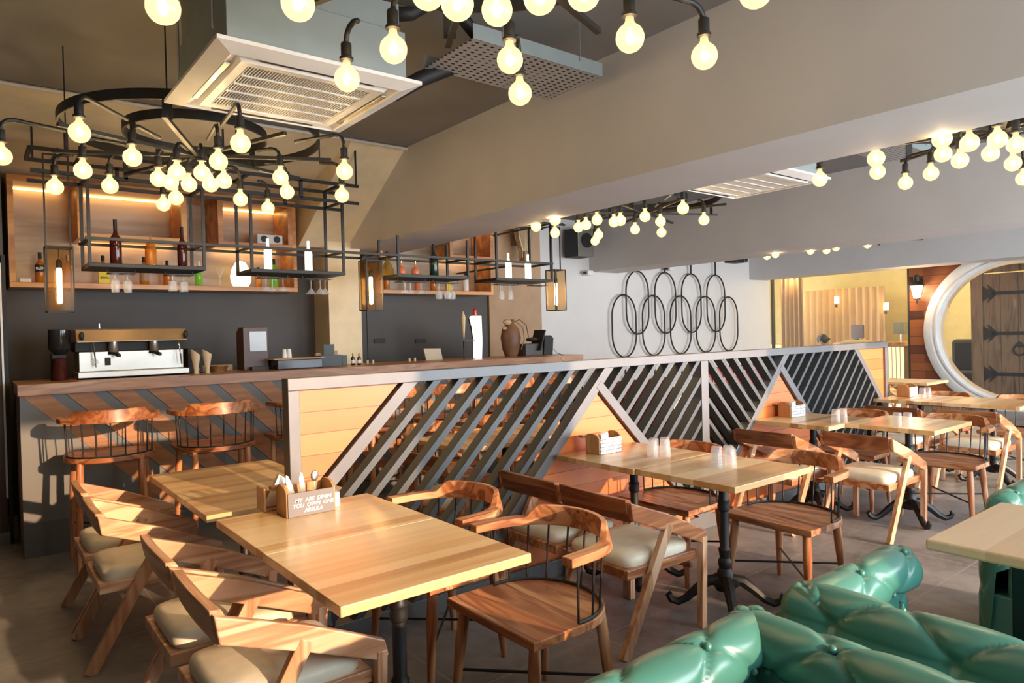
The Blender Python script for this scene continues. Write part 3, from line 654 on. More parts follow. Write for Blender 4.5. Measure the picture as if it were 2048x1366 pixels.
for i, (x, lab) in enumerate(((1.41, 'second bar stool from the left end of the counter'), (2.12, 'bar stool partly hidden by the left post of the partition'), (2.78, 'bar stool seen through the first slats of the partition'),
                              (3.42, 'bar stool seen through the middle of the left slats'), (4.10, 'bar stool second from the right, seen through the slats'), (4.78, 'rightmost bar stool, behind the last left slats'))):
    dup(bs_, (x, 5.33, 0), PI/2+(-.05, .03, -.08, .05, 0, .04)[i], lab, BG)

# ------------------------------------------------------------------ green chesterfield sofas
def tuft(u, v, s, d):
    """depth of diamond tufting at distance u along and v up the upholstery"""
    a = (u/s+v/s)/2; b = (u/s-v/s)/2
    fa = abs(math.sin(PI*a)); fb = abs(math.sin(PI*b))
    crease = (1-math.exp(-fa*9))*(1-math.exp(-fb*9)); swell = (fa*fb)**.5
    return d*(.42*crease+.33*swell+.25*(1-math.exp(-(fa*fa+fb*fb)*9)))
def sofa_section(path, z0, zt, name, parent, inner, rr=.082, th=.15, su=.011, cap_end=True, n_v=46, s=.155):
    """tufted upholstered wall with a rolled top; 'inner' is +1/-1, the side (left/right of the path) that carries the tufts"""
    path = [Vector(p) for p in path]; tot = sum((path[i+1]-path[i]).length for i in range(len(path)-1)); nu = max(8, int(tot/su))
    pts = []
    for i in range(nu+1):
        t = tot*i/nu; j = 0
        while j < len(path)-2 and t > (path[j+1]-path[j]).length: t -= (path[j+1]-path[j]).length; j += 1
        pts.append(path[j]+(path[j+1]-path[j]).normalized()*t)
    cs = []                                     # cross-section: (side, z, normal side, normal z, arc length)
    hh = zt-rr
    for i in range(27): z = z0+(hh-.02-z0)*i/26; cs.append((th/2+.02*(1-i/26), z, 1, 0))
    for i in range(1, 32):
        a = -.25*PI+1.30*PI*i/31
        cs.append((th/2-.02+(rr)*math.cos(a)*1.0, hh+rr*math.sin(a), math.cos(a), math.sin(a)))
    for i in range(30): z = hh-.04-(hh-.04-.05)*i/29; cs.append((-th/2+.015, z, -1, 0))
    arc = [0]
    for i in range(1, len(cs)): arc.append(arc[-1]+math.hypot(cs[i][0]-cs[i-1][0], cs[i][1]-cs[i-1][1]))
    m = len(cs); vs = []; fs = []
    A0 = arc[41]
    for i, p in enumerate(pts):
        d = pts[min(i+1, nu)]-pts[max(i-1, 0)]; d.normalize(); sd = Vector((-d.y, d.x, 0))*inner
        u = tot*i/nu
        e = 1.
        if cap_end: q = min(1, (tot-u)/.09); e = math.sqrt(max(0, 1-(1-q)**2))*.55+.45
        for j, (a, z, na, nz) in enumerate(cs):
            dep = tuft(u+.02, arc[j]-A0, s, .027*min(1, max(0, arc[-1]-arc[j])/.12))
            a2 = a*e if cap_end else a
            x = a2+na*(dep-.027); zz = z+nz*(dep-.027)-(1-e)*.06*(1 if z > .3 else 0)
            vs.append(p+sd*x+Vector((0, 0, zz)))
    for i in range(nu):
        for j in range(m-1): fs.append((i*m+j, i*m+j+1, (i+1)*m+j+1, (i+1)*m+j))
    fs.append(tuple(range(m))); fs.append(tuple(nu*m+j for j in range(m-1, -1, -1)))
    o = MB().add(vs, fs).build(name, GREEN, parent, smooth='all')
    # buttons at the crossings
    bt = []
    for i in range(int(tot/s)+2):
        for k in range(-8, 4):
            if (i+k) % 2: continue
            u = i*s-.02; v = k*s
            if u < .02 or u > tot-.05: continue
            tgt = v+A0
            if tgt < .05 or tgt > arc[50]: continue
            j = min(range(m), key=lambda q: abs(arc[q]-tgt)); a, z, na, nz = cs[j]
            if z < z0+.06: continue
            ii = min(nu, max(0, int(round(u/tot*nu)))); p = pts[ii]; d = (pts[min(ii+1, nu)]-pts[max(ii-1, 0)]).normalized(); sd = Vector((-d.y, d.x, 0))*inner
            bt.append(p+sd*(a+na*-.017)+Vector((0, 0, z+nz*-.017)))
    for q in bt:
        MB().sphere(q, .0115, 10, 6, (1, 1, 1)).build('button', GREEN, parent, smooth='all')
    return o
def make_sofa(label, x, y, face, armx, L_=2.0, seat=True):
    """back runs along Y at x, far arm at y; face = -1 sits towards -X, +1 towards +X"""
    t = thing('chesterfield_sofa', label, 'sofa', (x, y, 0))
    zt = .735
    sofa_section([(0, 0, 0), (0, -L_, 0)], .40, zt, 'backrest', t, -1 if face < 0 else 1, cap_end=False)
    sofa_section([(0, 0, 0), (armx*face, 0, 0)], .40, zt, 'arm', t, 1 if face < 0 else -1)
    a, b = (.06, armx-.02)
    xs = (-b, -a) if face < 0 else (a, b)
    B(xs[0], xs[1], -L_+.02, -.06, .24, .43).build('seat_cushion', GREEN, t, bevel=.03)
    B(min(xs[0], -.06) if face > 0 else xs[0], xs[1] if face > 0 else .06, -L_, .05, .04, .26).build('base', GREEN, t, bevel=.01)
    for qx in (xs[0]+.05, xs[1]-.05):
        for qy in (-.05, -L_+.06): MB().lathe([(.025, 0), (.03, .05)], (qx, qy, 0), 10).build('foot', BLACK, t)
    return t
make_sofa('green tufted leather sofa in the near right corner, back to back with the next one', 1.70, 1.125, -1, .72)
make_sofa('green tufted leather sofa facing the pale booth table at lower right', 1.905, 1.115, 1, .68)
make_sofa('green tufted leather sofa beyond the booth table at the right edge', 4.32, 1.13, -1, .72)
bt_ = thing('booth_table', 'pale wooden booth table on a dark green pedestal at the right edge', 'table', (2.96, .02, 0))
B(-.375, .375, -.96, .98, .712, .75).build('tabletop', TOPB, bt_, bevel=.008)
B(-.20, .20, -.75, .78, 0, .712).build('pedestal', plain('dark_green_lacquer', (.008, .022, .020), .35), bt_, bevel=.006)

# ------------------------------------------------------------------ things on the dining tables
def make_caddy(label, wl, board, x, y, z, rz=0, W_=.19, D_=.115, H_=.095):
    """wooden cutlery box: two boards with a rounded shoulder, front and back, a rail behind"""
    t = thing('cutlery_box', label, 'cutlery box', (x, y, z), rz)
    sh = [(-D_/2, 0), (D_/2, 0), (D_/2, H_*1.12), (D_*.3, H_*1.28), (0, H_*1.3), (-D_*.3, H_*1.22), (-D_/2, H_)]
    for s in (-1, 1): MB().prism([(p[0], p[1]) for p in sh], 'X', s*(W_/2)-.006, s*(W_/2)+.006).build('side_board', wl, t, bevel=.002)
    B(-W_/2, W_/2, -D_/2-.006, -D_/2, 0, H_).build('front_board', board, t, bevel=.001)
    B(-W_/2, W_/2, D_/2, D_/2+.006, 0, H_*1.12).build('back_board', wl, t)
    B(-W_/2, W_/2, -D_/2, D_/2, 0, .006).build('bottom_board', wl, t)
    B(-W_/2-.02, W_/2-.02, D_/2+.006, D_/2+.05, H_*.95, H_*1.12).build('handle_rail', wl, t, bevel=.003)
    return t
CADW = wood('caddy_wood', [(.36, .17, .055), (.52, .28, .11), (.62, .38, .18)], 'Z', 2.5, swirl=.4)
TZ = .751
c1 = make_caddy('wooden cutlery box with white chalk lettering on the nearest tables', CADW, CHALK, 1.128, 2.90, TZ, 0, .205, .12, .10)
text_mesh('chalk_lettering', 'MY  ARE  DININ\nYOU  OWN  ONE\nARSULA', .0225, PAPER, c1, FRONT(.006, -.0662, .044), .2)
make_caddy('wooden cutlery box with line-drawn front on the second row table', CADW, SKETCH, 3.06, 3.0, TZ, 0, .185)
make_caddy('wooden cutlery box standing before the orange panel on the third row table', CADW, SKETCH, 5.35, 3.07, TZ, -.1, .185)
make_caddy('wooden cutlery box on the fourth row table beside the partition end post', CADW, SKETCH, 7.52, 3.05, TZ, 0, .185)
hl = thing('napkin_holder', 'open wooden napkin holder behind the chalk-lettered cutlery box', 'napkin holder', (1.045, 3.06, TZ))
B(-.06, -.05, -.05, .05, 0, .10).build('side_board', CADW, hl, bevel=.002); B(.05, .06, -.05, .05, 0, .10).build('side_board', CADW, hl, bevel=.002); B(-.05, .05, -.05, .05, 0, .008).build('bottom_board', CADW, hl)
B(-.05, .05, .045, .05, 0, .07).build('back_board', CADW, hl)
tag(MB().prism([(-.045, .01), (.045, .01), (.045, .125), (.02, .145)], 'Y', -.012, .012).build('paper_napkins', PAPER, loc=(1.05, 3.07, TZ)), 'folded white paper napkins standing in the open wooden holder', 'napkins')
sh = thing('salt_shaker', 'white cylindrical shaker right of the chalk-lettered box', 'shaker', (1.262, 2.905, TZ))
MB().lathe([(.021, 0), (.023, .004), (.020, .062)], (0, 0, 0), 18).build('body', WHITE, sh, smooth=True); MB().lathe([(.020, .062), (.021, .070), (.018, .073)], (0, 0, 0), 18).build('lid', STEEL, sh, smooth=True)
KG = 'cutlery standing in the chalk-lettered box'
def cutlery(x, y, tilt, lab, kind, H_=.165, g=KG):
    t = thing('table_knife' if kind == 'knife' else 'spoon', lab, kind, (x, y, TZ+.008)); t.rotation_euler = (0, tilt, 0)
    if kind == 'knife': MB().prism([(-.009, 0), (.009, 0), (.012, H_*.75), (.008, H_*.95), (0, H_), (-.010, H_*.85)], 'Y', -.0012, .0012).build('blade', STEEL, t)
    else:
        MB().bar((0, 0, 0), (0, 0, H_*.75), .006, .002).build('stem', STEEL, t); MB().sphere((0, 0, H_*.88), .024, 14, 8, (.75, .25, 1)).build('bowl', STEEL, t, smooth=True)
    t['group'] = g
cutlery(1.085, 2.885, -.28, 'wide bright knife leaning left in the chalk-lettered box', 'knife', .17)
cutlery(1.125, 2.905, -.10, 'narrow upright knife in the middle of the chalk-lettered box', 'knife', .165)
cutlery(1.165, 2.90, .03, 'spoon at the right end of the chalk-lettered box', 'spoon', .16)
for x, y, z, rx, lab in ((3.05, 2.98, .03, .1, 'white paper napkins sticking out of the second row cutlery box'), (5.33, 3.05, .03, .1, 'white paper napkins sticking out of the third row cutlery box')):
    o = tag(B(-.03, .03, -.012, .012, 0, .115).build('paper_napkins', PAPER, loc=(x, y, TZ+z*.4)), lab, 'napkins'); o.rotation_euler = (.1, -.22, 0)
def tumbler(x, y, lab, g):
    p = [(.031, 0), (.031, .004), (.0265, .10), (.020, .104)]
    mb = MB(); n = 28; vs = []
    for r_, z in ((.033, 0), (.0325, .004), (.027, .098), (.024, .103), (.001, .103)):
        for j in range(n): a = 2*PI*j/n; k = 1+(.035 if j % 2 else -.035)*(r_ > .02); vs.append((r_*k*math.cos(a), r_*k*math.sin(a), z))
    fs = [(i*n+j, i*n+(j+1) % n, (i+1)*n+(j+1) % n, (i+1)*n+j) for i in range(4) for j in range(n)]
    mb.add(vs, fs)
    o = mb.build('tumbler', TUMB, smooth='all', loc=(x, y, TZ)); return tag(o, lab, 'glass', g)
TUMB = glassy('fluted_tumbler_glass', (.95, .95, .96), .24, (.75, .75, .76), .10)
g = 'upturned tumblers on the wooden tables'
base = tumbler(3.12, 2.665, 'upturned tumbler at the left of the four near the second row cutlery box', g)
for x, y, lab in ((3.175, 2.70, 'upturned tumbler second in the cluster near the second row cutlery box'), (3.19, 2.63, 'upturned tumbler at the right of the cluster near the second row box'), (3.245, 2.675, 'rearmost upturned tumbler of the cluster near the second row box'),
                  (3.12, 2.225, 'upturned tumbler at the left of the cluster nearest the table edge, second row'), (3.185, 2.27, 'rear upturned tumbler of the cluster nearest the table edge, second row'), (3.195, 2.19, 'front upturned tumbler of the cluster nearest the table edge, second row'), (3.25, 2.24, 'rightmost upturned tumbler of the near cluster, second row'),
                  (5.19, 2.62, 'left one of the pair of upturned tumblers in the middle of the third row'), (5.265, 2.60, 'right one of the pair of upturned tumblers in the middle of the third row'),
                  (5.25, 2.20, 'left one of the pair of tumblers near the third row table edge'), (5.30, 2.15, 'right one of the pair of tumblers near the third row table edge'),
                  (7.40, 2.86, 'left tumbler in front of the fourth row cutlery box'), (7.47, 2.84, 'right tumbler in front of the fourth row cutlery box')):
    o = base.copy(); C.objects.link(o); o.location = (x, y, TZ); o['label'] = lab

# ------------------------------------------------------------------ shelves behind the bar
def make_shelf(label, X0, X1, z0, z1, cubbies, posts, yf=7.1, led=True):
    t = thing('wall_shelf', label, 'shelf', (X0, yf, z0))
    def bb(nm, x0, x1, y0, y1, a, b, mat, bev=.002): o = B(x0-X0, x1-X0, y0-yf, y1-yf, a-z0, b-z0).build(nm, mat, t, bevel=bev); return o
    yb = 7.47
    bb('back_panel', X0, X1, yb, yb+.015, z0, z1, OAKB, 0)
    bb('shelf_board', X0, X1, yf, yb, z0, z0+.045, SHELFW); bb('shelf_board', X0, X1, yf, yb, z1-.055, z1, SHELFW)
    bb('side_board', X0, X0+.045, yf, yb, z0+.045, z1-.055, SHELFW); bb('side_board', X1-.04, X1, yf, yb, z0+.045, z1-.055, SHELFW)
    for x0, x1, a, b in cubbies:
        f = yf-.06
        o = MB(); o.box(x0-X0, x1-X0, f-yf, yb-yf-.01, a-z0, a+.045-z0); o.box(x0-X0, x1-X0, f-yf, yb-yf-.01, b-.05-z0, b-z0)
        o.box(x0-X0, x0+.05-X0, f-yf, yb-yf-.01, a+.045-z0, b-.05-z0); o.box(x1-.05-X0, x1-X0, f-yf, yb-yf-.01, a+.045-z0, b-.05-z0)
        o.build('box_niche', SHELFW, t, bevel=.002)
        if led: bb('light_strip', x0+.06, x1-.06, yb-.05, yb-.035, b-.062, b-.052, LED, 0); bb('light_strip', x0+.05, x1-.05, yb-.06, yb-.045, a-.012, a-.002, LED, 0)
    if led: bb('light_strip', X0+.06, X0+.40, yb-.05, yb-.035, z1-.067, z1-.057, LED, 0)
    return t
s1 = make_shelf('long teak shelf with glowing niches high behind the left half of the bar', .285, 2.74, 1.985, 2.93, [(.775, 1.66, 2.42, 2.915), (1.94, 2.68, 2.42, 2.90)], [])
s2 = make_shelf('teak shelf behind the bar right of the column', 3.70, 5.31, 1.985, 2.95, [(4.62, 5.28, 2.42, 2.90)], [])

def bottle(name, label, P, H_, R_, mat, cap, prof=None, lab=None, g=None, capH=.2):
    t = thing(name, label, 'bottle', P)
    prof = prof or [(.9, 0), (1, .02), (1, .55), (.93, .62), (.5, .70), (.36, .74), (.34, .92)]
    MB().lathe([(r_*R_, z*H_) for r_, z in prof], (0, 0, 0), 20).build('glass_body', mat, t, smooth=True)
    top = prof[-1]
    MB().lathe([(top[0]*R_*1.12, H_*(top[1]-capH*.6)), (top[0]*R_*1.12, H_)], (0, 0, 0), 14).build('cap', cap, t, smooth=True)
    if lab: MB().lathe([(R_*1.01, H_*.16), (R_*1.01, H_*.44)], (0, 0, 0), 20).build('paper_label', lab, t, smooth=True)
    if g: t['group'] = g
    return t
SZ = 2.031; GB = 'bottles standing on the long shelf behind the bar'
b1 = bottle('liquor_bottle', 'amber bottle with slanted dark label at the left end of the shelf', (.51, 7.25, SZ), .27, .038, AMBER, MATTE, lab=None, g=GB)
MB().lathe([(.0385, .10), (.0385, .16)], (0, 0, 0), 20).build('paper_label', MATTE, b1, smooth=True)
text_mesh('label_lettering', 'RUM', .032, PAPER, b1, FRONT(0, -.039, .128) @ Matrix.Rotation(.12, 4, 'Z'), 0)
tag(B(-.04, .04, -.02, .02, 0, .035).build('card_box', PAPER, loc=(.40, 7.2, SZ), bevel=.002), 'small white box lying at the left end of the back shelf', 'box')
bottle('liquor_bottle', 'pale amber bottle behind the left hanging lamp', (.72, 7.3, SZ), .26, .042, AMBER, STEEL, g=GB)
bt = bottle('liquor_bottle', 'bottle with bright yellow square label on the back shelf', (.985, 7.25, SZ), .265, .042, AMBER, MATTE, g=GB)
B(-.044, .044, -.046, -.04, .0, .115).build('paper_label', YELB, bt); text_mesh('label_lettering', 'BEWA', .024, MATTE, bt, FRONT(.005, -.048, .06), 0)
bottle('liquor_bottle', 'brown bottle with dark cap under the amber decanter, on the back shelf', (1.32, 7.25, SZ), .27, .04, AMBER, MATTE, lab=TAN, g=GB)
bottle('liquor_bottle', 'short brown bottle in the middle of the back shelf', (1.53, 7.3, SZ), .25, .038, AMBER, MATTE, g=GB)
bottle('liquor_bottle', 'green bottle with pale neck on the back shelf', (1.79, 7.2, SZ), .245, .036, GREENG, WHITE, g=GB)
yg = MB(); yg.tube([(0, 0, 0), (0, 0, .10)], .004, 6); yg.tube([(0, 0, .10), (-.045, 0, .19)], .007, 6); yg.tube([(0, 0, .10), (.045, 0, .19)], .007, 6); yg.lathe([(.02, 0), (.004, .008)], (0, 0, 0), 12)
tag(yg.build('cocktail_glass', GLASS, smooth=True, loc=(1.985, 7.2, SZ)), 'Y-shaped cocktail glass standing beside the egg lamp', 'glass')
tag(MB().lathe([(.07, 0), (.095, .05), (.10, .11), (.085, .18), (.05, .245), (.01, .265)], (0, 0, 0), 24).build('egg_lamp', glow('egg_lamp_glow', (1, .82, .45), 1.6), smooth='all', loc=(2.19, 7.2, SZ)), 'glowing egg-shaped lamp on the back shelf', 'lamp')
bottle('liquor_bottle', 'small dark bottle right of the egg lamp on the shelf', (2.40, 7.3, SZ), .22, .03, AMBER, MATTE, g=GB)
bottle('liquor_bottle', 'green glass bottle under the silver speaker', (2.53, 7.2, SZ), .30, .04, GREENG, MATTE, g=GB)
sp = thing('speaker', 'small silver speaker lying in the niche at the right end of the shelf', 'speaker', (2.45, 7.06, 2.467)); sp.location.y = 7.11
B(-.13, .13, -.05, .10, 0, .095).build('cabinet', plain('silver_speaker', (.55, .55, .56), .4), sp, bevel=.008)
for x in (-.06, .07): MB().tube([(x, -.05, .048), (x, -.056, .048)], .034, 20).build('driver', MATTE, sp, smooth=True)
for x, h_, m_, lab in ((3.86, .30, AMBER, 'squat dark bottle behind the tequila decanter'), (4.28, .22, ORNG, 'orange bottle on the right back shelf'), (4.50, .24, AMBER, 'brown bottle on the right back shelf'), (4.72, .27, YELB, 'bright yellow bottle on the right back shelf'), (4.98, .26, PAPER, 'white bottle at the right end of the back shelf')):
    bottle('liquor_bottle', lab, (x, 7.25, SZ), h_, .038, m_, MATTE, g=GB)

def atx(px, y): return at(px, 540, Y=y).x
# ------------------------------------------------------------------ hanging rack above the bar
RY0, RY1, RZ = 5.95, 6.34, 2.09
rk = thing('hanging_rack', 'black steel rack of open cages hanging above the bar counter', 'rack', (.4, RY0, RZ))
def rb(name, segs, wd=.022):
    m = MB()
    for a, b in segs: m.bar((a[0]-.4, a[1]-RY0, a[2]-RZ), (b[0]-.4, b[1]-RY0, b[2]-RZ), wd)
    return m.build(name, BLACK, rk)
cages = [(.725, 1.525, 2.74), (1.905, 2.735, 2.74)]
X3 = [at(797, 550, Y=RY0).x, at(936, 557, Y=RY0).x, at(994, 560, Y=RY0).x, at(1104, 565, Y=RY0).x]
cages += [(X3[0], X3[1], BZ-.0), (X3[2], X3[3], 2.74)]
for x0, x1, zt in cages:
    sg = []
    for x in (x0, x1):
        for y in (RY0, RY1): sg.append(((x, y, RZ), (x, y, zt)))
        sg.append(((x, RY0, RZ+.19), (x, RY1, RZ+.19)))
    if zt > 2.5:
        for a in (x0, x1): sg.append(((a, RY0, zt), (a, RY1, zt)))
        for y in (RY0, RY1): sg.append(((x0, y, zt), (x1, y, zt)))
    rb('cage', sg)
    tr = MB().box(x0-.4-.012, x1-.4+.012, -.012, RY1-RY0+.012, -.022, .008); tr.build('tray', BLACK, rk, bevel=.003)
rb('middle_rail', [((.70, y, RZ+.19), (X3[3]+.02, y, RZ+.19)) for y in (RY0+.001, RY1-.001)])
rb('upper_rail', [((.38, y, z), (2.9, y, z)) for y in (RY0, RY1) for z in (2.74, 2.90)]+[((x, RY0, 2.90), (x, RY1, 2.90)) for x in (.38, .7, 1.53, 1.9, 2.74)]+[((x, y, 2.74), (x, y, 2.90)) for x in (.98, 2.35, 2.74) for y in (RY0, RY1)], .026)
rb('hanger', [((x, RY0, 2.90), (x, RY0, 3.24)) for x in (1.7, 2.88)]+[((x, RY1, 2.90), (x, RY1, 3.15)) for x in (.42, 1.7, 2.88)], .014)
rb('wall_link', [((X3[3], RY0, 2.74), (X3[3], 7.5, 2.74)), ((X3[3], RY0, 2.74), (X3[3]+.22, RY0, 2.74)), ((5.0, RY1, 2.28), (5.0, 7.46, 2.28))], .02)
rb('lantern_bar', [((atx(px, 6.10), RY0-.001, z), (atx(px, 6.10), RY1+.001, z)) for px, z in ((118, 2.913), (741, 2.279), (1111, 2.753))]+[((X3[3], RY1, 2.74), (X3[3]+.22, RY1, 2.74))], .014)
TRZ = RZ+.0085; GT = 'bottles standing in the hanging rack'
PB = [(.9, 0), (1, .02), (1, .52), (.9, .60), (.45, .68), (.32, .74), (.30, .96)]
bottle('liquor_bottle', 'tall dark red bottle at the left of the left cage', (.925, 6.14, TRZ), .36, .042, DARKG, MATTE, PB, g=GT, capH=.3)
dc = bottle('decanter', 'pointed orange decanter with thin stopper in the left cage', (1.17, 6.14, TRZ), .33, .042, AMBER, STEEL, [(1, 0), (1, .05), (1, .45), (.9, .52), (.45, .60), (.12, .68), (.05, .98)], g=GT, capH=.02)
bottle('liquor_bottle', 'tall dark red bottle at the right of the left cage', (1.405, 6.14, TRZ), .34, .038, DARKG, MATTE, PB, g=GT, capH=.3)
PW = [(.95, 0), (1, .02), (1, .60), (.92, .66), (.45, .73), (.36, .78), (.36, .98)]
for x, lab in ((2.10, 'frosted white bottle at the left of the second cage'), (2.47, 'frosted white bottle at the right of the second cage')):
    bottle('white_bottle', lab, (x, 6.12, TRZ), .29, .034, FROST, GLASS, PW, g=GT, capH=.3)
bottle('decanter', 'bell-shaped amber decanter at the left of the third cage', (atx(775, 6.15), 6.15, TRZ), .235, .075, glassy('tequila_glass', (.75, .62, .30), .4, (.35, .25, .06), .08), MATTE, [(1, 0), (1, .03), (.8, .25), (.55, .45), (.25, .60), (.18, .66), (.18, .98)], g=GT, capH=.15)
for px, lab in ((803, 'left one of the two round orange bottles in the third cage'), (831, 'right one of the two round orange bottles in the third cage')):
    bottle('liquor_bottle', lab, (atx(px, 6.1), 6.1, TRZ), .15, .04, ORNG, CHROME, [(.8, 0), (1, .1), (1, .38), (.7, .55), (.25, .62), (.2, .96)], g=GT, capH=.2)
bottle('wine_bottle', 'dark green wine bottle in the third cage', (atx(868, 6.1), 6.1, TRZ), .335, .046, GREENB, MATTE, PB, g=GT, capH=.3)
for px, lab in ((1017, 'frosted white bottle at the left of the fourth cage'), (1056, 'frosted white bottle at the right of the fourth cage')):
    bottle('white_bottle', lab, (atx(px, 6.12), 6.12, TRZ), .30, .036, FROST, GLASS, PW, g=GT, capH=.3)
# hanging glasses (each hangs by its foot from the racks under the trays)
def hglass(name, lab, x, y, prof, g, zt=None, n=18):
    zt = zt or RZ-.055
    o = MB().lathe([(r_, -z) for r_, z in prof], (0, 0, 0), n).build(name, GLASS, smooth=True, loc=(x, y, zt)); return tag(o, lab, 'glass', g)
HB = [(.032, 0), (.028, .004), (.005, .012), (.005, .035), (.03, .055), (.034, .09), (.026, .145), (.024, .145)]
HT = [(.03, 0), (.006, .01), (.006, .04), (.032, .05), (.036, .13), (.034, .13)]
HC = [(.03, 0), (.005, .008), (.004, .07), (.03, .085), (.05, .115), (.048, .115)]
HF = [(.028, 0), (.004, .01), (.004, .06), (.018, .08), (.022, .16), (.02, .16)]
HW = [(.03, 0), (.004, .01), (.004, .07), (.03, .085), (.042, .12), (.034, .165), (.032, .165)]
HM = [(.03, 0), (.004, .008), (.004, .075), (.05, .135), (.048, .135)]
gr_ = [(228, 'hurricane_glass', HB, 'left one of the two hurricane glasses hanging under the left cage'), (255, 'hurricane_glass', HB, 'right one of the two hurricane glasses hanging under the left cage'),
       (342, 'beer_glass', HT, 'left one of the two fluted glasses hanging under the left cage'), (367, 'beer_glass', HT, 'right one of the two fluted glasses hanging under the left cage'),
       (528, 'coupe_glass', HC, 'leftmost coupe hanging under the second cage'), (545, 'coupe_glass', HC, 'middle coupe hanging under the second cage'), (562, 'coupe_glass', HC, 'rightmost coupe hanging under the second cage'),
       (622, 'martini_glass', HM, 'leftmost martini glass hanging under the second cage'), (636, 'martini_glass', HM, 'middle martini glass hanging under the second cage'), (650, 'martini_glass', HM, 'rightmost martini glass hanging in front of the column'),
       (805, 'coupe_glass', HC, 'leftmost coupe hanging under the third cage'), (821, 'coupe_glass', HC, 'middle coupe hanging under the third cage'), (837, 'coupe_glass', HC, 'rightmost coupe hanging under the third cage'),
       (878, 'wine_glass', HW, 'leftmost wine glass hanging under the third cage'), (890, 'wine_glass', HW, 'middle wine glass hanging under the third cage'), (904, 'wine_glass', HW, 'rightmost wine glass hanging under the third cage'),
       (996, 'champagne_flute', HF, 'leftmost flute hanging under the fourth cage'), (1005, 'champagne_flute', HF, 'second flute from the left under the fourth cage'), (1014, 'champagne_flute', HF, 'third flute from the left under the fourth cage'), (1023, 'champagne_flute', HF, 'rightmost flute hanging under the fourth cage')]
for i, (px, nm, pf, lab) in enumerate(gr_): hglass(nm, lab, atx(px, 6.14), 6.10+.05*(i % 2), pf, 'glasses hanging under the rack')
for px0, px1 in ((215, 270), (330, 385), (515, 575), (605, 660), (795, 850), (865, 915), (988, 1035), (1060, 1090)):
    m = MB(); a, b = atx(px0, 6.14)-.4, atx(px1, 6.14)-.4
    for y in (.13, .19, .25): m.bar((a, y, -.052), (b, y, -.052), .006)
    m.bar((a, .13, -.052), (a, .25, -.052), .006); m.bar((a, .19, -.052), (a, .19, -.02), .006); m.bar((b, .19, -.052), (b, .19, -.02), .006)
    m.build('glass_holder', BLACK, rk)
# tall lantern pendants
def pendant(px, y, zt, ztop, lab, drop=2):
    x = atx(px, y); t = thing('pendant_lantern', lab, 'pendant lamp', (x, y, zt)); w_, h_ = .082, .475
    m = MB()
    for sx in (-1, 1):
        for sy in (-1, 1): m.bar((sx*w_, sy*w_, 0), (sx*w_, sy*w_, -h_), .010)
        for z in (0, -h_): m.bar((sx*w_, -w_, z), (sx*w_, w_, z), .010); m.bar((-w_, sx*w_, z), (w_, sx*w_, z), .010)
    m.build('cage_frame', BLACK, t)
    m = MB()
    for sx in (-1, 1): m.bar((sx*w_*.95, 0, 0), (sx*w_*.95, 0, ztop-zt), .011)
    m.bar((-w_, 0, 0), (w_, 0, 0), .012); m.bar((-w_, 0, ztop-zt), (w_, 0, ztop-zt), .011); m.build('hanging_rod', BLACK, t)
    g_ = MB(); g_.box(-w_, w_, -w_, -w_+.002, -h_, 0); g_.box(-w_, w_, w_-.002, w_, -h_, 0); g_.box(-w_, -w_+.002, -w_, w_, -h_, 0); g_.box(w_-.002, w_, -w_, w_, -h_, 0)
    g_.build('glass_pane', AMBG, t)
    m = MB(); m.tube([(0, 0, 0), (0, 0, -.08)], .003, 6); m.lathe([(.008, -.085), (.02, -.10), (.02, -.15), (.012, -.152)], (0, 0, 0), 14); m.build('lamp_holder', BLACK, t, smooth=True)
    MB().lathe([(.013, -.152), (.017, -.165), (.017, -.40), (.010, -.415)], (0, 0, 0), 14).build('tube_bulb', TUBEG, t, smooth=True)
    t['group'] = 'tall lantern pendants over the bar'; return t
pendant(118, 6.10, 2.215, 2.90, 'tall glass lantern with glowing tube bulb at the left end of the bar')
pendant(741, 6.10, 2.225, 2.265, 'tall glass lantern with glowing tube bulb in front of the column')
pendant(1111, 6.10, 2.225, 2.74, 'tall glass lantern with glowing tube bulb at the right end of the bar')

# ------------------------------------------------------------------ things on the counter
KZ = CT+.001
gd = thing('coffee_grinder', 'black coffee grinder with tall hopper at the left end of the counter', 'coffee grinder', (.545, 6.32, KZ))
MB().lathe([(.055, 0), (.055, .02), (.05, .16), (.052, .165)], (0, .04, 0), 20).build('body', MATTE, gd, smooth=True)
MB().lathe([(.042, .0), (.046, .01), (.046, .16), (.05, .165)], (-.0, -.045, 0), 20).build('dosing_chamber', DARKG, gd, smooth=True)
B(-.05, .05, 0, .10, .16, .20).build('neck', MATTE, gd, bevel=.01)
MB().lathe([(.035, .20), (.072, .235), (.075, .24), (.075, .385), (.07, .39)], (.01, .02, 0), 24).build('hopper', plain('black_acrylic', (.02, .018, .018), .1), gd, smooth=True)
em = thing('espresso_machine', 'wide espresso machine with steel front on the counter', 'espresso machine', (1.045, 6.33, KZ)); w_ = .395
B(-w_, w_, -.16, .22, .01, .055).build('drip_tray', STEEL, em, bevel=.004)
B(-w_+.02, w_-.02, -.05, .22, .055, .21).build('front_plate', STEEL, em, bevel=.004)
B(-w_, w_, -.02, .24, .21, .29).build('body', MATTE, em, bevel=.006)
m = MB().prism([(-.12, .285), (.24, .285), (.24, .385), (-.08, .385)], 'X', -w_, w_); m.build('top_housing', plain('bronze_panel', (.30, .20, .11), .3, .5), em, bevel=.006)
for x in (-.14, .15):
    m = MB().lathe([(.03, .20), (.034, .205), (.034, .285)], (x, -.06, 0), 18); m.build('group_head', STEEL, em, smooth=True)
    m = MB().lathe([(.036, .185), (.036, .205)], (x, -.06, 0), 18); m.bar((x, -.08, .195), (x+.02, -.20, .175), .022); m.build('portafilter', MATTE, em, smooth=True)
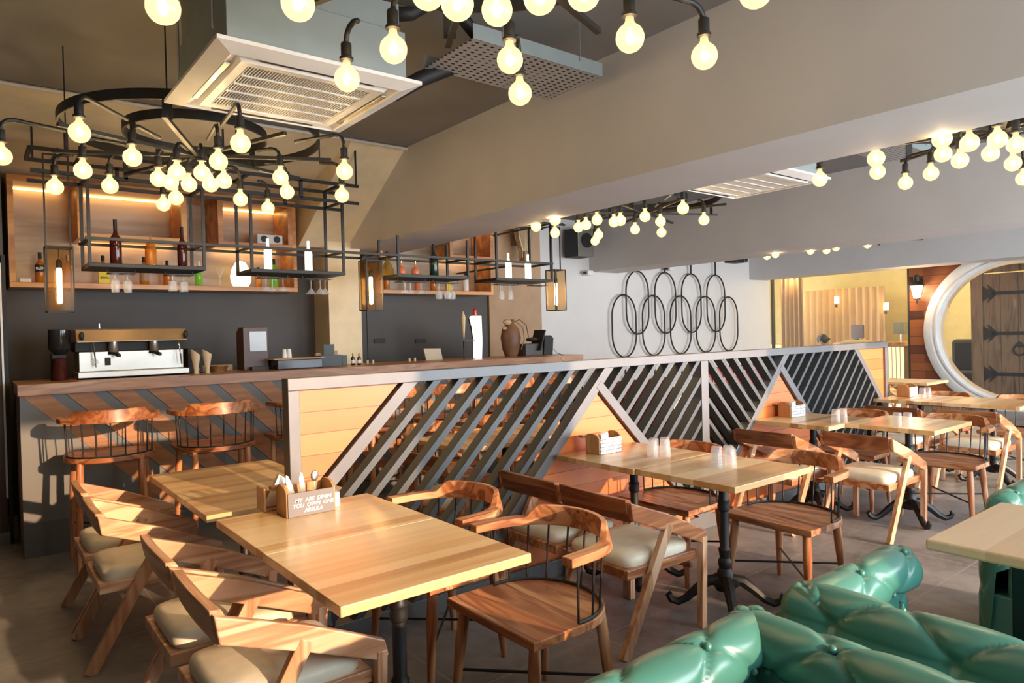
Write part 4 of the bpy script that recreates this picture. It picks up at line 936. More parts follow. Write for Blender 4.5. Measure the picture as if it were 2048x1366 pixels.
for x in (-.28, .33): MB().tube([(x, -.10, .28), (x, -.13, .22), (x+.01, -.14, .09)], .006, 8).build('steam_wand', CHROME, em, smooth=True)
for x in (-.36, .38): MB().sphere((x, -.13, .335), .026, 12, 8, (.7, .6, 1.3)).build('knob', MATTE, em, smooth=True)
m = MB(); m.mi = 0; m.tube([(-.27, -.052, .13), (-.27, -.058, .13)], .026, 20); m.build('gauge', PAPER, em, smooth=True)
B(-.20, -.16, -.056, -.05, .10, .16).build('control_plate', MATTE, em)
B(-w_, w_, .04, .06, .385, .395).build('cup_rail', BLACK, em); MB().tube([(-.22, .05, .39), (-.22, .05, .43)], .008, 8).build('valve', CHROME, em, smooth=True)
B(.42, .54, .0, .2, .0, .21).build('side_unit', MATTE, em, bevel=.006)
CONE = plain('cream_ceramic', (.62, .50, .34), .5)
def cone(x, lab, fl):
    n = 24; vs = []; fs = []
    for r_, z, k in ((.024, 0, 0), (.016, .012, 0), (.016, .03, 0), (.026, .09, 0), (.036, .16, .25), (.038, .21, 1.)):
        for j in range(n): a = 2*PI*j/n; vs.append((r_*math.cos(a), r_*math.sin(a), z-(.030*(1+fl*math.cos(a)))*k))
    for i in range(5):
        for j in range(n): fs.append((i*n+j, i*n+(j+1) % n, (i+1)*n+(j+1) % n, (i+1)*n+j))
    fs.append(tuple(range(n-1, -1, -1)))
    tag(MB().add(vs, fs).build('cone_vase', CONE, smooth='all', loc=(x, 6.15, KZ)), lab, 'vase', 'cream cone vases on the counter')
cone(1.485, 'left cream vase with slanted rim, right of the espresso machine', 1); cone(1.575, 'right cream vase with slanted rim, right of the espresso machine', .8)
tag(MB().lathe([(.035, 0), (.04, .045), (.036, .05)], (0, 0, 0), 18).build('steel_bowl', CHROME, smooth=True, loc=(1.535, 6.36, KZ)), 'small steel pot between the two cream vases', 'pot')
tag(MB().lathe([(.06, 0), (.085, .05), (.08, .052)], (0, 0, 0), 20).build('steel_bowl', CHROME, smooth=True, loc=(1.72, 6.36, KZ)), 'steel bowl right of the cream vases', 'bowl')
tag(B(-.13, .13, -.1, .1, 0, .055).build('storage_box', TAN, loc=(1.735, 6.54, KZ), bevel=.004), 'low tan box behind the steel bowl on the counter', 'box')
dp = thing('coffee_dispenser', 'tall dark beverage dispenser with pale glass front on the counter', 'dispenser', (2.03, 6.4, KZ))
m = MB().prism([(-.10, 0), (.10, 0), (.10, .34), (.03, .385), (-.10, .385)], 'X', -.11, .11); m.build('body', DKDOOR, dp, bevel=.004)
B(-.055, .095, -.108, -.10, .17, .345).build('glass_front', plain('pale_blue_display', (.38, .42, .46), .2), dp)
B(-.06, .09, -.17, -.10, .0, .03).build('drip_tray', BLACK, dp)
gb = thing('storage_box', 'flat black box with brown lid on the counter', 'box', (2.36, 6.22, KZ))
B(-.21, .21, -.12, .14, 0, .085).build('body', plain('black_enamel', (.02, .022, .026), .12), gb, bevel=.006); B(-.245, .225, -.13, .15, .085, .098).build('lid', TAN, gb, bevel=.004)
for x, lab in ((2.28, 'left white cup on the brown lid'), (2.325, 'right white cup on the brown lid')):
    tag(MB().lathe([(.022, 0), (.016, .08)], (0, 0, 0), 14).build('paper_cup', PAPER, smooth=True, loc=(x, 6.28, KZ+.0985)), lab, 'cup', 'white cups on the brown lid')
mh = thing('menu_holder', 'dark menu and straw holder in front of the column', 'menu holder', (2.70, 6.25, KZ)); SLATE = plain('slate_board', (.055, .07, .08), .5)
B(-.065, .045, -.02, .0, 0, .21).build('tall_board', SLATE, mh, bevel=.002); B(-.11, .10, -.07, -.06, 0, .11).build('front_board', SLATE, mh, bevel=.002); B(.10, .15, -.07, .02, 0, .10).build('end_box', SLATE, mh, bevel=.004); B(-.13, -.07, -.06, .02, 0, .105).build('end_box', MATTE, mh, bevel=.004)
tag(B(-.022, .022, -.01, .01, 0, .15).build('napkin_pack', TAN, loc=(2.762, 6.26, KZ)), 'tan card pack standing in the menu holder', 'pack'); tag(B(-.025, .025, -.02, .02, 0, .13).build('napkin_pack', TAN, loc=(2.60, 6.285, KZ)), 'tan card pack behind the left black end of the menu holder', 'pack')
for x, lab in ((2.94, 'left one of two small dark bottles with white labels on the counter'), (2.985, 'right one of two small dark bottles with white labels on the counter')):
    bottle('sauce_bottle', lab, (x, 6.25-(x-2.94), KZ), .115, .018, DARKG, TAN, lab=PAPER, g='small labelled bottles on the counter')
for i, px in enumerate((735, 746, 819, 830)):
    p = at(px, 722, Y=6.4); tag(MB().lathe([(.012, 0), (.012, .036)], (0, 0, 0), 12).build('cork', CONE, smooth=True, loc=(p.x, 6.4, KZ)), ('leftmost', 'second from left', 'third from left', 'rightmost')[i]+' of the small corks standing on the counter', 'cork', 'small corks on the counter')
p = at(868, 722, Y=6.45).x
lt = MB().prism([(-.10, 0), (.11, 0), (.085, .125), (-.13, .13)], 'Y', -.008, .008); tag(lt.build('white_screen', plain('beige_screen_back', (.50, .43, .33), .5), loc=(p, 6.45, KZ), bevel=.003), 'pale back of an open screen on the counter', 'screen')
# beer tower
x = atx(949, 6.2)
tw = thing('beer_tower', 'glowing white curved beer tower with red knob on the counter', 'beer tap', (x, 6.2, KZ))
tp = [(-.058, .47), (.058, .47), (.060, .35), (.062, .20), (.05, 0), (-.012, 0), (-.01, .10), (-.004, .22), (-.022, .34)]
MB().prism(tp, 'Y', -.03, .03).build('light_panel', glow('tower_glow', (1, .97, .92), 1.0), tw, bevel=.004)
m = MB().prism([(p_[0]-.012 if p_[0] < 0 else p_[0]-.05, p_[1]*.97) for p_ in tp], 'Y', .03, .06); m.build('chrome_body', CHROME, tw, bevel=.004)
MB().lathe([(.026, .47), (.03, .48), (.02, .515), (.024, .535), (.008, .555), (.006, .575)], (-.01, 0, 0), 16).build('red_knob', REDB, tw, smooth=True)
th_ = thing('tap_handle', 'cream wooden tap handle left of the glowing beer tower', 'tap handle', (x-.165, 6.2, KZ))
MB().lathe([(.006, .235), (.008, .24), (.016, .33), (.022, .42), (.024, .46), (.010, .50), (.005, .52)], (0, 0, 0), 14).build('grip', plain('cream_wood', (.62, .48, .28), .5), th_, smooth=True)
MB().tube([(0, 0, .24), (0, 0, .20), (.16, .0, .205)], .007, 8).build('spout_arm', CHROME, th_, smooth=True)
MB().tube([(.0, .0, .0), (.0, .0, .12)], .008, 8).build('support', MATTE, th_, smooth=True); MB().tube([(0, 0, .12), (0, 0, .20)], .012, 8).build('valve', MATTE, th_, smooth=True)
# clay jug, register
x = atx(1018, 6.35)
jg = thing('clay_jug', 'brown jug wrapped with leather straps near the right end of the counter', 'jug', (x, 6.35, KZ)); jg.scale = (1, 1, 1)
MB().lathe([(.07, 0), (.10, .08), (.12, .22), (.10, .32), (.05, .38), (.035, .41), (.05, .43)], (0, 0, 0), 22).build('body', BROWNR, jg, smooth=True)
MB().tube([(.03, -.05, .42), (.08, -.13, .33), (.10, -.13, .20), (.04, -.14, .08)], .006, 6).build('strap', plain('tan_leather', (.25, .12, .05), .5), jg, smooth=True)
MB().tube([(.05, 0, .40), (.14, 0, .43), (.24, 0, .36), (.27, 0, .22)], .005, 6).build('strap', plain('dark_leather', (.10, .04, .02), .5), jg, smooth=True)
m = MB(); m.sphere((-.07, -.03, .40), .045, 12, 8, (1.3, .8, .8)); m.sphere((-.12, -.04, .33), .025, 10, 6, (1.4, .7, .7)); m.build('wrapping', TAN, jg, smooth=True)
x = atx(1082, 6.25)
rg_ = thing('cash_register', 'black touch-screen register at the right end of the counter', 'register', (x, 6.25, KZ))
B(-.28, -.02, -.02, .18, 0, .14).build('printer_box', plain('dark_grey_plastic', (.07, .07, .075), .5), rg_, bevel=.006)
MB().prism([(-.02, 0), (.12, 0), (.14, .20), (.10, .235), (-.0, .235)], 'Y', -.04, .10).build('body', MATTE, rg_, bevel=.006)
m = MB().bar((-.10, .02, .06), (-.02, .02, .30), .20, .02, (1, 0, 0)); m.build('screen', MATTE, rg_, bevel=.004)
MB().sphere((-.15, .02, .19), .06, 14, 8, (1.4, 1, .45)).build('base_arm', MATTE, rg_, smooth=True)
MB().tube([(.13, .02, .03), (.17, .0, .07), (.20, -.02, .02), (.15, -.15, .004), (.05, -.30, .004)], .004, 6).build('cable', MATTE, rg_, smooth=True)
tag(MB().tube([(0, 0, 0), (.04, -.16, .0), (.075, -.175, -.02), (.12, -.178, -.072)], .003, 6).build('white_cable', PAPER, smooth=True, loc=(x-.12, 6.05, KZ+.004)), 'thin white cable hanging over the counter edge below the register', 'cable')
for px in (760, 842):
    p = at(px, 682, Y=7.48); tag(B(-.075, .075, -.012, .0, -.027, .027).build('socket_plate', MATTE, loc=(p.x, 7.49, p.z), bevel=.003), 'dark socket plate on the back wall, '+('left' if px < 800 else 'right')+' one right of the column', 'socket', 'dark socket plates on the back wall')

# ------------------------------------------------------------------ wall things
bl = thing('bull_sculpture', 'carved wooden animal head hanging between rack and white wall', 'sculpture', (5.95, 7.2, 2.50))
m = MB().prism([(-.07, 0), (.05, 0), (.06, .10), (.12, .30), (.14, .42), (-.14, .42), (-.12, .28), (-.06, .10)], 'Y', 0, .10); m.build('head', wood('grey_driftwood', [(.16, .10, .05), (.42, .31, .16), (.58, .46, .26)], 'Z', 1.5), bl, bevel=.015)
B(-.055, .05, -.03, .09, -.03, .09).build('muzzle', OLDW, bl, bevel=.01); B(-.05, .07, .1, .29, .2, .3).build('wall_mount', OLDW, bl)
sp1 = thing('wall_speaker', 'black and silver loudspeaker high on the white wall', 'speaker', (7.50, 7.9, 2.665))
B(-.02, .31, -.11, .20, 0, .44).build('cabinet', MATTE, sp1, bevel=.01); B(-.02, .31, -.125, -.11, .0, .44).build('front_panel', STEEL, sp1, bevel=.004)
MB().tube([(.16, -.125, .25), (.16, -.14, .25)], .115, 24).build('driver', MATTE, sp1, smooth=True); B(.10, .16, .19, .3, .18, .26).build('bracket', MATTE, sp1)
p = at(1478, 520, Y=8.0)
sp2 = thing('wall_speaker', 'small loudspeaker under the third beam beside the black ring sculpture', 'speaker', (p.x, 8.0, p.z-.05))
B(-.20, .16, -.08, .2, 0, .11).build('cabinet', MATTE, sp2, bevel=.006); B(.05, .18, -.09, -.08, .005, .105).build('front_panel', STEEL, sp2); MB().tube([(.11, -.09, .055), (.11, -.10, .055)], .04, 18).build('driver', MATTE, sp2, smooth=True)
for px, py, lab in ((1176, 546, 'small white camera at the corner of the second beam'), (1338, 537, 'small white box above the ring sculpture')):
    p = at(px, py, Y=8.1); t = thing('security_camera', lab, 'camera', (p.x, 8.1, p.z)); B(-.05, .07, -.06, .1, -.04, .04).build('housing', WHITE, t, bevel=.01); MB().tube([(-.05, .0, 0), (-.09, .0, .0)], .022, 12).build('lens', MATTE, t)
# ring sculpture: nine stadium-shaped loops
rs = thing('ring_sculpture', 'black wire sculpture of nine overlapping upright ovals on the white wall', 'wall art', (8.9, 8.12, 1.0))
def oval(cx, z0, z1, w_):
    pts = []; r_ = w_/2; k = r_*1.25
    for i in range(17): a = PI*i/16; pts.append((cx+r_*math.cos(a), z1-k+k*math.sin(a)))
    for i in range(17): a = PI+PI*i/16; pts.append((cx+r_*math.cos(a), z0+k+k*math.sin(a)))
    n = 8; P3 = [Vector((p[0]-8.9, 0, p[1]-1.0)) for p in pts]; K_ = len(P3); vs = []; fs = []
    for i in range(K_):
        d = (P3[(i+1) % K_]-P3[i-1]).normalized(); q = Vector((0, 1, 0)); r2 = d.cross(q)
        for j in range(n): a = 2*PI*j/n; vs.append(P3[i]+(q*math.cos(a)+r2*math.sin(a))*.014)
    for i in range(K_):
        for j in range(n): fs.append((i*n+j, i*n+(j+1) % n, ((i+1) % K_)*n+(j+1) % n, ((i+1) % K_)*n+j))
    return MB().add(vs, fs).build('oval_loop', BLACK, rs, smooth='all')
for px in (1248.5, 1307.5, 1361.5, 1411.5, 1457.5):
    x = at(px, 640, Y=8.12).x; oval(x, 1.03, 2.10, .60); m = MB().tube([(x-8.9, 0, .03), (x-8.9, 0, -1.0)], .016, 8); m.build('stem', BLACK, rs, smooth=True)
for px in (1278.5, 1334.5, 1386.5, 1435.5):
    x = at(px, 600, Y=8.08).x; oval(x, 1.42, 2.52, .58)
    if px > 1300: MB().tube([(x-8.9, 0, 1.52), (x-8.9, 0, 1.95)], .016, 8).build('stem', BLACK, rs, smooth=True)
# lantern on the cladding
ln = thing('wall_lantern', 'black wall lantern glowing on the wooden cladding beside the round window', 'wall lamp', (XE-.16, 5.22, 1.93))
MB().lathe([(.05, 0), (.10, .22), (.105, .22)], (0, 0, 0), 6).build('lamp_glass', glow('lantern_glow', (1, .85, .62), 9), ln)
m = MB(); m.lathe([(.13, .225), (.13, .24), (.05, .30), (.05, .40), (.02, .42)], (0, 0, 0), 12); m.lathe([(.055, -.02), (.055, 0), (.015, -.005)], (0, 0, 0), 12); m.lathe([(.006, -.11), (.015, -.06), (.015, -.02)], (0, 0, 0), 8)
for i in range(6): a = PI/3*i; m.tube([(.052*math.cos(a), .052*math.sin(a), 0), (.108*math.cos(a), .108*math.sin(a), .225)], .006, 5)
m.build('metal_frame', BLACK, ln, smooth=True); B(.04, .16, -.03, .03, .28, .36).build('bracket', BLACK, ln)
ll = bpy.data.lights.new('lantern_light', 'POINT'); lo = bpy.data.objects.new('lantern_light', ll); C.objects.link(lo); ll.energy = 9; ll.color = (1, .7, .4); ll.shadow_soft_size = .08; lo.location = (XE-.36, 5.22, 2.0)

# ------------------------------------------------------------------ the room behind glass
def curtain(x0, y0, y1, z0, z1, lab, mat, ax='Y', amp=.035, pitch=.11):
    n = int((y1-y0)/pitch*6); vs = []; fs = []
    for i in range(n+1):
        y = y0+(y1-y0)*i/n; d = amp*math.sin(2*PI*(y-y0)/pitch)
        for z in (z0, z1):
            for e in (0, .01): vs.append((x0+d+e, y, z))
    for i in range(n):
        a, b = i*4, i*4+4; fs += [(a, b, b+2, a+2), (a+1, a+3, b+3, b+1), (a+2, b+2, b+3, a+3), (a, a+1, b+1, b)]
    return tag(MB().add(vs, fs).build('curtain', mat, smooth=True), lab, 'curtain')
curtain(15.2, 8.40, 8.95, .02, 2.98, 'narrow brown curtain hanging full height behind the glass', plain('brown_curtain', (.20, .105, .045), .8))
curtain(16.4, 7.1, 9.2, .02, 2.35, 'wide tan curtain behind the glass, lower than the ceiling', plain('tan_curtain_cloth', (.46, .29, .15), .8), pitch=.16)
ct = thing('reception_desk', 'wooden reception desk with glowing ribbed front behind the glass', 'desk', (15.4, 6.6, 0))
B(-.3, .3, -.45, 1.05, 1.02, 1.10).build('desk_top', SHELFW, ct, bevel=.005); B(-.2, .25, -.4, 1.0, 0, 1.02).build('desk_body', OLDW, ct)
m = MB()
for i in range(9): m.box(-.235, -.20, -.38+i*.08, -.33+i*.08, .35, 1.0)
m.build('glowing_slats', glow('desk_slat_glow', (1, .78, .35), 1.3), ct)
for y, lab, nm in ((6.35, 'small table lamp with grey shade on the reception desk', 'g'),):
    tl = thing('table_lamp', lab, 'lamp', (15.4, y, 1.101)); MB().tube([(0, 0, 0), (0, 0, .16)], .02, 10).build('base', CHROME, tl, smooth=True); B(-.12, .12, -.11, .11, .16, .42).build('lamp_shade', plain('grey_shade', (.22, .20, .13), .7), tl, bevel=.01)
mn = thing('desk_monitor', 'dark desk screen on a stand at the left end of the reception desk', 'screen', (15.4, 7.25, 1.101)); B(-.02, .02, -.14, .14, .08, .38).build('panel', plain('brown_screen', (.10, .06, .05), .3), mn, bevel=.004); B(-.05, .05, -.05, .05, 0, .08).build('stand', CHROME, mn)
def sconce(x, y, z, lab, e=14):
    t = thing('wall_sconce', lab, 'wall lamp', (x, y, z)); MB().lathe([(.055, 0), (.05, .16)], (0, 0, 0), 14).build('lamp_shade', glow('sconce_glow', (1, .78, .42), e), t, smooth=True)
    MB().tube([(0, 0, 0), (0, 0, -.05), (.06, .04, -.06)], .01, 8).build('arm', BLACK, t, smooth=True); MB().lathe([(.03, -.09), (.03, -.03)], (.07, .05, 0), 10).build('wall_plate', BLACK, t, smooth=True); t['group'] = 'wall sconces behind the glass'
sconce(16.2, 6.98, 1.80, 'glowing wall sconce beside the right edge of the wide tan curtain')
sconce(16.2, 9.20, 2.02, 'glowing wall sconce at the far left behind the glass')
sconce(16.1, 8.05, 2.0, 'tiny bright lamp in front of the wide tan curtain', 10)
tag(B(-.3, .3, -.3, .3, 0, 1.05).build('wooden_stand', wood('yellow_wood', [(.30, .18, .05), (.5, .33, .12), (.6, .42, .18)], 'Z'), loc=(15.7, 9.35, 0), bevel=.03), 'yellowish wooden stand at the far left behind the glass', 'stand')
tag(B(-.2, .2, -.33, .33, .0, 1.16).build('lounge_chair', plain('tan_upholstery', (.42, .30, .14), .7), loc=(14.82, 7.0, 0), bevel=.12), 'tan rounded chair back behind the glass, right of the dark-haired person', 'chair')
# person sitting behind the glass
pr_ = thing('person', 'dark-haired person in black sitting behind the glass with head bowed to the right', 'person', (14.6, 7.62, 0))
m = MB(); vs = []; fs = []; n = 20
rings = [(.16, .12, .42, 0, 0), (.19, .13, .55, 0, 0), (.17, .115, .72, -.01, 0), (.20, .12, .88, -.02, 0), (.215, .11, .96, -.03, 0), (.15, .085, 1.01, -.03, 0), (.06, .055, 1.04, -.04, 0), (.052, .055, 1.075, -.05, -.01), (.07, .085, 1.10, -.06, -.02), (.078, .10, 1.15, -.065, -.025), (.076, .098, 1.20, -.06, -.02), (.05, .07, 1.245, -.05, -.02), (.004, .004, 1.262, -.045, -.02)]
for ry, rx, z, ox, oy in rings:
    for j in range(n): a = 2*PI*j/n; vs.append((ox+rx*math.cos(a), oy+ry*math.sin(a), z))
for i in range(len(rings)-1):
    for j in range(n): fs.append((i*n+j, i*n+(j+1) % n, (i+1)*n+(j+1) % n, (i+1)*n+j))
fs.append(tuple(range(n-1, -1, -1)))
m.add(vs, fs)
for s in (-1, 1):
    m.tube([(-.03, .19*s, .93), (-.06, .24*s, .80), (-.10, .24*s, .66), (-.22, .18*s, .62), (-.36, .10*s, .66)], [.05, .046, .040, .034, .026], 10)
    m.tube([(0, .09*s, .48), (-.22, .11*s, .50), (-.44, .11*s, .49), (-.46, .11*s, .28), (-.46, .11*s, .04), (-.56, .11*s, .03)], [.085, .082, .06, .05, .036, .03], 10)
    for k in range(4): m.tube([(-.36, .10*s+(k-1.5)*.016, .66), (-.41, .10*s+(k-1.5)*.02, .655), (-.435-.006*(k in (1, 2)), .10*s+(k-1.5)*.02, .635)], .008, 6)
    m.tube([(-.345, .10*s-.03*s, .66), (-.375, .10*s-.055*s, .655)], .009, 6)
m.tube([(-.155, -.02, 1.16), (-.178, -.02, 1.14)], [.016, .012], 8)
m.build('body', SKIN, pr_, smooth='all')
m = MB(); m.sphere((-.055, -.02, 1.19), .118, 18, 12, (1.0, .98, .98)); m.sphere((-.06, -.12, 1.19), .05, 12, 8, (1, 1.5, .7)); m.build('hair', HAIR, pr_, smooth='all')
m = MB(); vs = []; fs = []
for ry, rx, z, ox, oy in [(.185, .145, .40, 0, 0), (.205, .145, .55, 0, 0), (.185, .13, .72, -.01, 0), (.218, .136, .88, -.02, 0), (.232, .124, .965, -.03, 0), (.16, .098, 1.022, -.03, 0), (.075, .07, 1.045, -.04, 0)]:
    for j in range(n): a = 2*PI*j/n; vs.append((ox+rx*math.cos(a), oy+ry*math.sin(a), z))
for i in range(6):
    for j in range(n): fs.append((i*n+j, i*n+(j+1) % n, (i+1)*n+(j+1) % n, (i+1)*n+j))
m.add(vs, fs)
for s in (-1, 1): m.tube([(-.03, .19*s, .93), (-.06, .245*s, .80), (-.10, .245*s, .66)], [.062, .058, .052], 10); m.tube([(0, .09*s, .47), (-.22, .11*s, .49), (-.44, .11*s, .48), (-.46, .11*s, .28), (-.46, .11*s, .08)], [.095, .092, .07, .06, .05], 10)
m.build('black_clothes', MATTE, pr_, smooth='all')
tag(B(-.2, .25, -.25, .25, .0, .372).build('bench_seat', plain('brown_bench', (.12, .07, .04), .6), loc=(14.6, 7.62, 0), bevel=.03), 'low brown bench under the person behind the glass', 'bench')
# old plank door leaning behind the round window
dr = thing('plank_door', 'old weathered plank door with black strap hinges behind the round window', 'door', (14.3, 3.0, 0))
for i in range(9): B(-.02, .03, 1.50-(i+1)*.265, 1.50-i*.265-.006, .05, 2.33).build('plank', OLDW, dr, bevel=.003)
B(-.05, .05, 1.50, 1.68, .0, 2.50).build('door_frame', OLDW, dr, bevel=.006); B(-.05, .05, -.9, 1.68, 2.35, 2.55).build('door_frame', OLDW, dr, bevel=.006)
for z in (.55, 1.27, 1.98):
    m = MB(); m.box(-.04, -.02, -.7, 1.36, z-.03, z+.03); m.prism([(1.30, z-.04), (1.42, z-.16), (1.38, z-.05), (1.49, z-.13), (1.49, z+.13), (1.38, z+.05), (1.42, z+.16), (1.30, z+.04)], 'X', -.04, -.02)
    m.build('strap_hinge', BLACK, dr)
MB().tube([(-.05, .95+.09*math.cos(a*PI/8), .98+.09*math.sin(a*PI/8)) for a in range(17)], .014, 8).build('ring_handle', BLACK, dr, smooth=True)
MB().sphere((-.04, .95, 1.07), .05, 12, 8, (.6, 1, 1)).build('handle_boss', BLACK, dr, smooth=True)
lc = thing('leather_chair', 'dark leather armchair behind the left part of the round window', 'armchair', (14.2, 4.95, 0)); lc.location = (15.2, 5.0, 0)
B(-.35, .3, -.55, .35, .15, .55).build('seat', MATTE, lc, bevel=.05); B(.0, .25, -.55, .35, .5, 1.15).build('backrest', MATTE, lc, bevel=.07)
for y in (-.5, .3):
    for x in (-.3, .25): MB().tube([(x, y, .15), (x, y, 0)], .025, 8).build('leg', BLACK, lc)

# ------------------------------------------------------------------ booths beyond the partition
def booth(x0, x1, y, lab):
    t = thing('booth_bench', lab, 'bench', ((x0+x1)/2, y, 0)); h_ = (x1-x0)/2
    m = MB()
    k = int((x1-x0)/.2)
    for i in range(k): m.box(-h_+i*2*h_/k+.004, -h_+(i+1)*2*h_/k-.004, .0, .13, .45, .98)
    m.build('back_cushion', MAROON, t, bevel=.03); B(-h_, h_, -.5, .02, .28, .46).build('seat_cushion', MAROON, t, bevel=.03); B(-h_, h_, -.46, .16, 0, .30).build('base', MATTE, t)
booth(4.75, 5.95, 4.75, 'maroon channelled booth bench seen through the V-shaped slats')
booth(7.3, 8.7, 5.4, 'maroon bench farther back, right of the V-shaped slats')
for x, y, z, a, lab in ((6.45, 4.5, .799, .9, 'upper stone slab lying on the dark cabinet behind the slats'), (6.75, 4.08, .659, .7, 'lower stone slab on the dark cabinet behind the slats')):
    o = tag(B(-.38, .38, -.16, .16, 0, .07).build('stone_slab', STONE, loc=(x, y, z), bevel=.01), lab, 'stone slab', 'stone slabs behind the slats')
sk = thing('low_cabinet', 'stepped dark cabinet behind the right V slats', 'cabinet', (6.66, 4.3, 0)); B(-.6, .55, .0, .45, 0, .798).build('upper_block', DKDOOR, sk, bevel=.01); B(-.3, .6, -.42, .0, 0, .658).build('lower_block', DKDOOR, sk, bevel=.01)

# ------------------------------------------------------------------ ceiling units
def cassette(lab, x, y, ztop):
    t = thing('air_conditioner', lab, 'air conditioner', (x, y, 2.70)); h_ = .475
    m = MB()
    def ringf(a, za, b, zb): 
        vs = [(s*a, q*a, za) for s, q in ((-1, -1), (1, -1), (1, 1), (-1, 1))]+[(s*b, q*b, zb) for s, q in ((-1, -1), (1, -1), (1, 1), (-1, 1))]
        m.add(vs, [(i, (i+1) % 4, 4+(i+1) % 4, 4+i) for i in range(4)])
    ringf(h_, .028, h_, .012); ringf(h_, .012, .40, -.012); ringf(.40, -.012, .395, -.004); ringf(.395, -.004, .36, .012); ringf(.36, .012, .34, -.012); ringf(.34, -.012, .30, -.012); ringf(.30, -.012, .295, .0)
    m.add([(-h_, -h_, .028), (h_, -h_, .028), (h_, h_, .028), (-h_, h_, .028)], [(0, 1, 2, 3)])
    m.build('panel', WHITE, t, bevel=.003)
    for i in range(4):
        a = i*PI/2; o = MB().box(-.27, .27, -.392, -.364, -.006, .008, Matrix.Rotation(a, 4, 'Z')).build('louvre', STEEL if i % 2 else MATTE, t, bevel=.003)
    B(-.295, .295, -.295, .295, .0, .01).build('grille_back', plain('grey_filter', (.16, .15, .15), .6), t)
    m = MB()
    for i in range(44): x_ = -.29+.58*i/43; m.box(x_-.0022, x_+.0022, -.29, .29, -.008, .0)
    for i in range(1, 5): y_ = -.29+.58*i/5; m.box(-.29, .29, y_-.007, y_+.007, -.011, -.0)
    m.build('grille', WHITE, t)
    m = MB().box(-.42, .42, -.42, .42, .03, .27); m.build('chassis', SHEET, t, bevel=.004)
    if ztop > 3: B(-.40, .40, -.40, .40, .27, ztop-2.70).build('duct_box', SHEET, t, bevel=.003)
    for sx in (-1, 1):
        for sy in (-1, 1): MB().tube([(sx*.44, sy*.30, .12), (sx*.44, sy*.30, CZ-2.70)], .006, 6).build('hanger_rod', CHROME, t)
    return t
cassette('large white ceiling air conditioner hanging below the grey ceiling, nearest', 1.29, 3.37, CZ)
cassette('white ceiling air conditioner partly hidden behind the first beam', 5.22, 3.35, CZ)
def tray(lab, x0, x1, y0, y1, z):
    t = thing('cable_tray', lab, 'cable tray', ((x0+x1)/2, (y0+y1)/2, z)); a, b = (x1-x0)/2, (y1-y0)/2
    B(-a, a, -b, b, 0, .004).build('perforated_floor', PERF, t); B(-a, a, -b-.003, -b, 0, .08).build('side_wall', SHEET, t); B(-a, a, b, b+.003, 0, .08).build('side_wall', SHEET, t)
    for s in (-.6, .6): MB().tube([(a*s, -b-.01, .05), (a*s, -b-.01, CZ-z)], .004, 6).build('hanger_rod', CHROME, t)
tray('perforated zinc tray hanging between the air conditioner and the first beam', 2.10, 3.05, 2.93, 3.42, 3.03)
tray('short perforated tray beside the farther air conditioner', 6.35, 7.0, 2.6, 3.0, 3.05)
pp = MB(); pp.tube([(1.757, 3.45, 2.86), (1.95, 3.5, 2.88), (2.10, 3.45, 2.98), (2.30, 3.40, 3.08), (2.6, 3.3, 3.085)], .045, 12)
tag(pp.build('insulated_pipe', MATTE, smooth='all'), 'lower black insulated pipe from the air conditioner into the tray', 'pipe', 'black insulated pipes')
pp = MB(); pp.tube([(1.73, 3.10, 3.12), (1.82, 3.08, 3.14), (1.90, 3.05, 3.20), (1.97, 3.08, 3.25), (2.10, 3.05, 3.20), (2.30, 3.10, 3.10), (2.6, 3.10, 3.085)], .036, 12)
tag(pp.build('insulated_pipe', MATTE, smooth='all'), 'upper black insulated pipe with elbows beside the air conditioner', 'pipe', 'black insulated pipes')

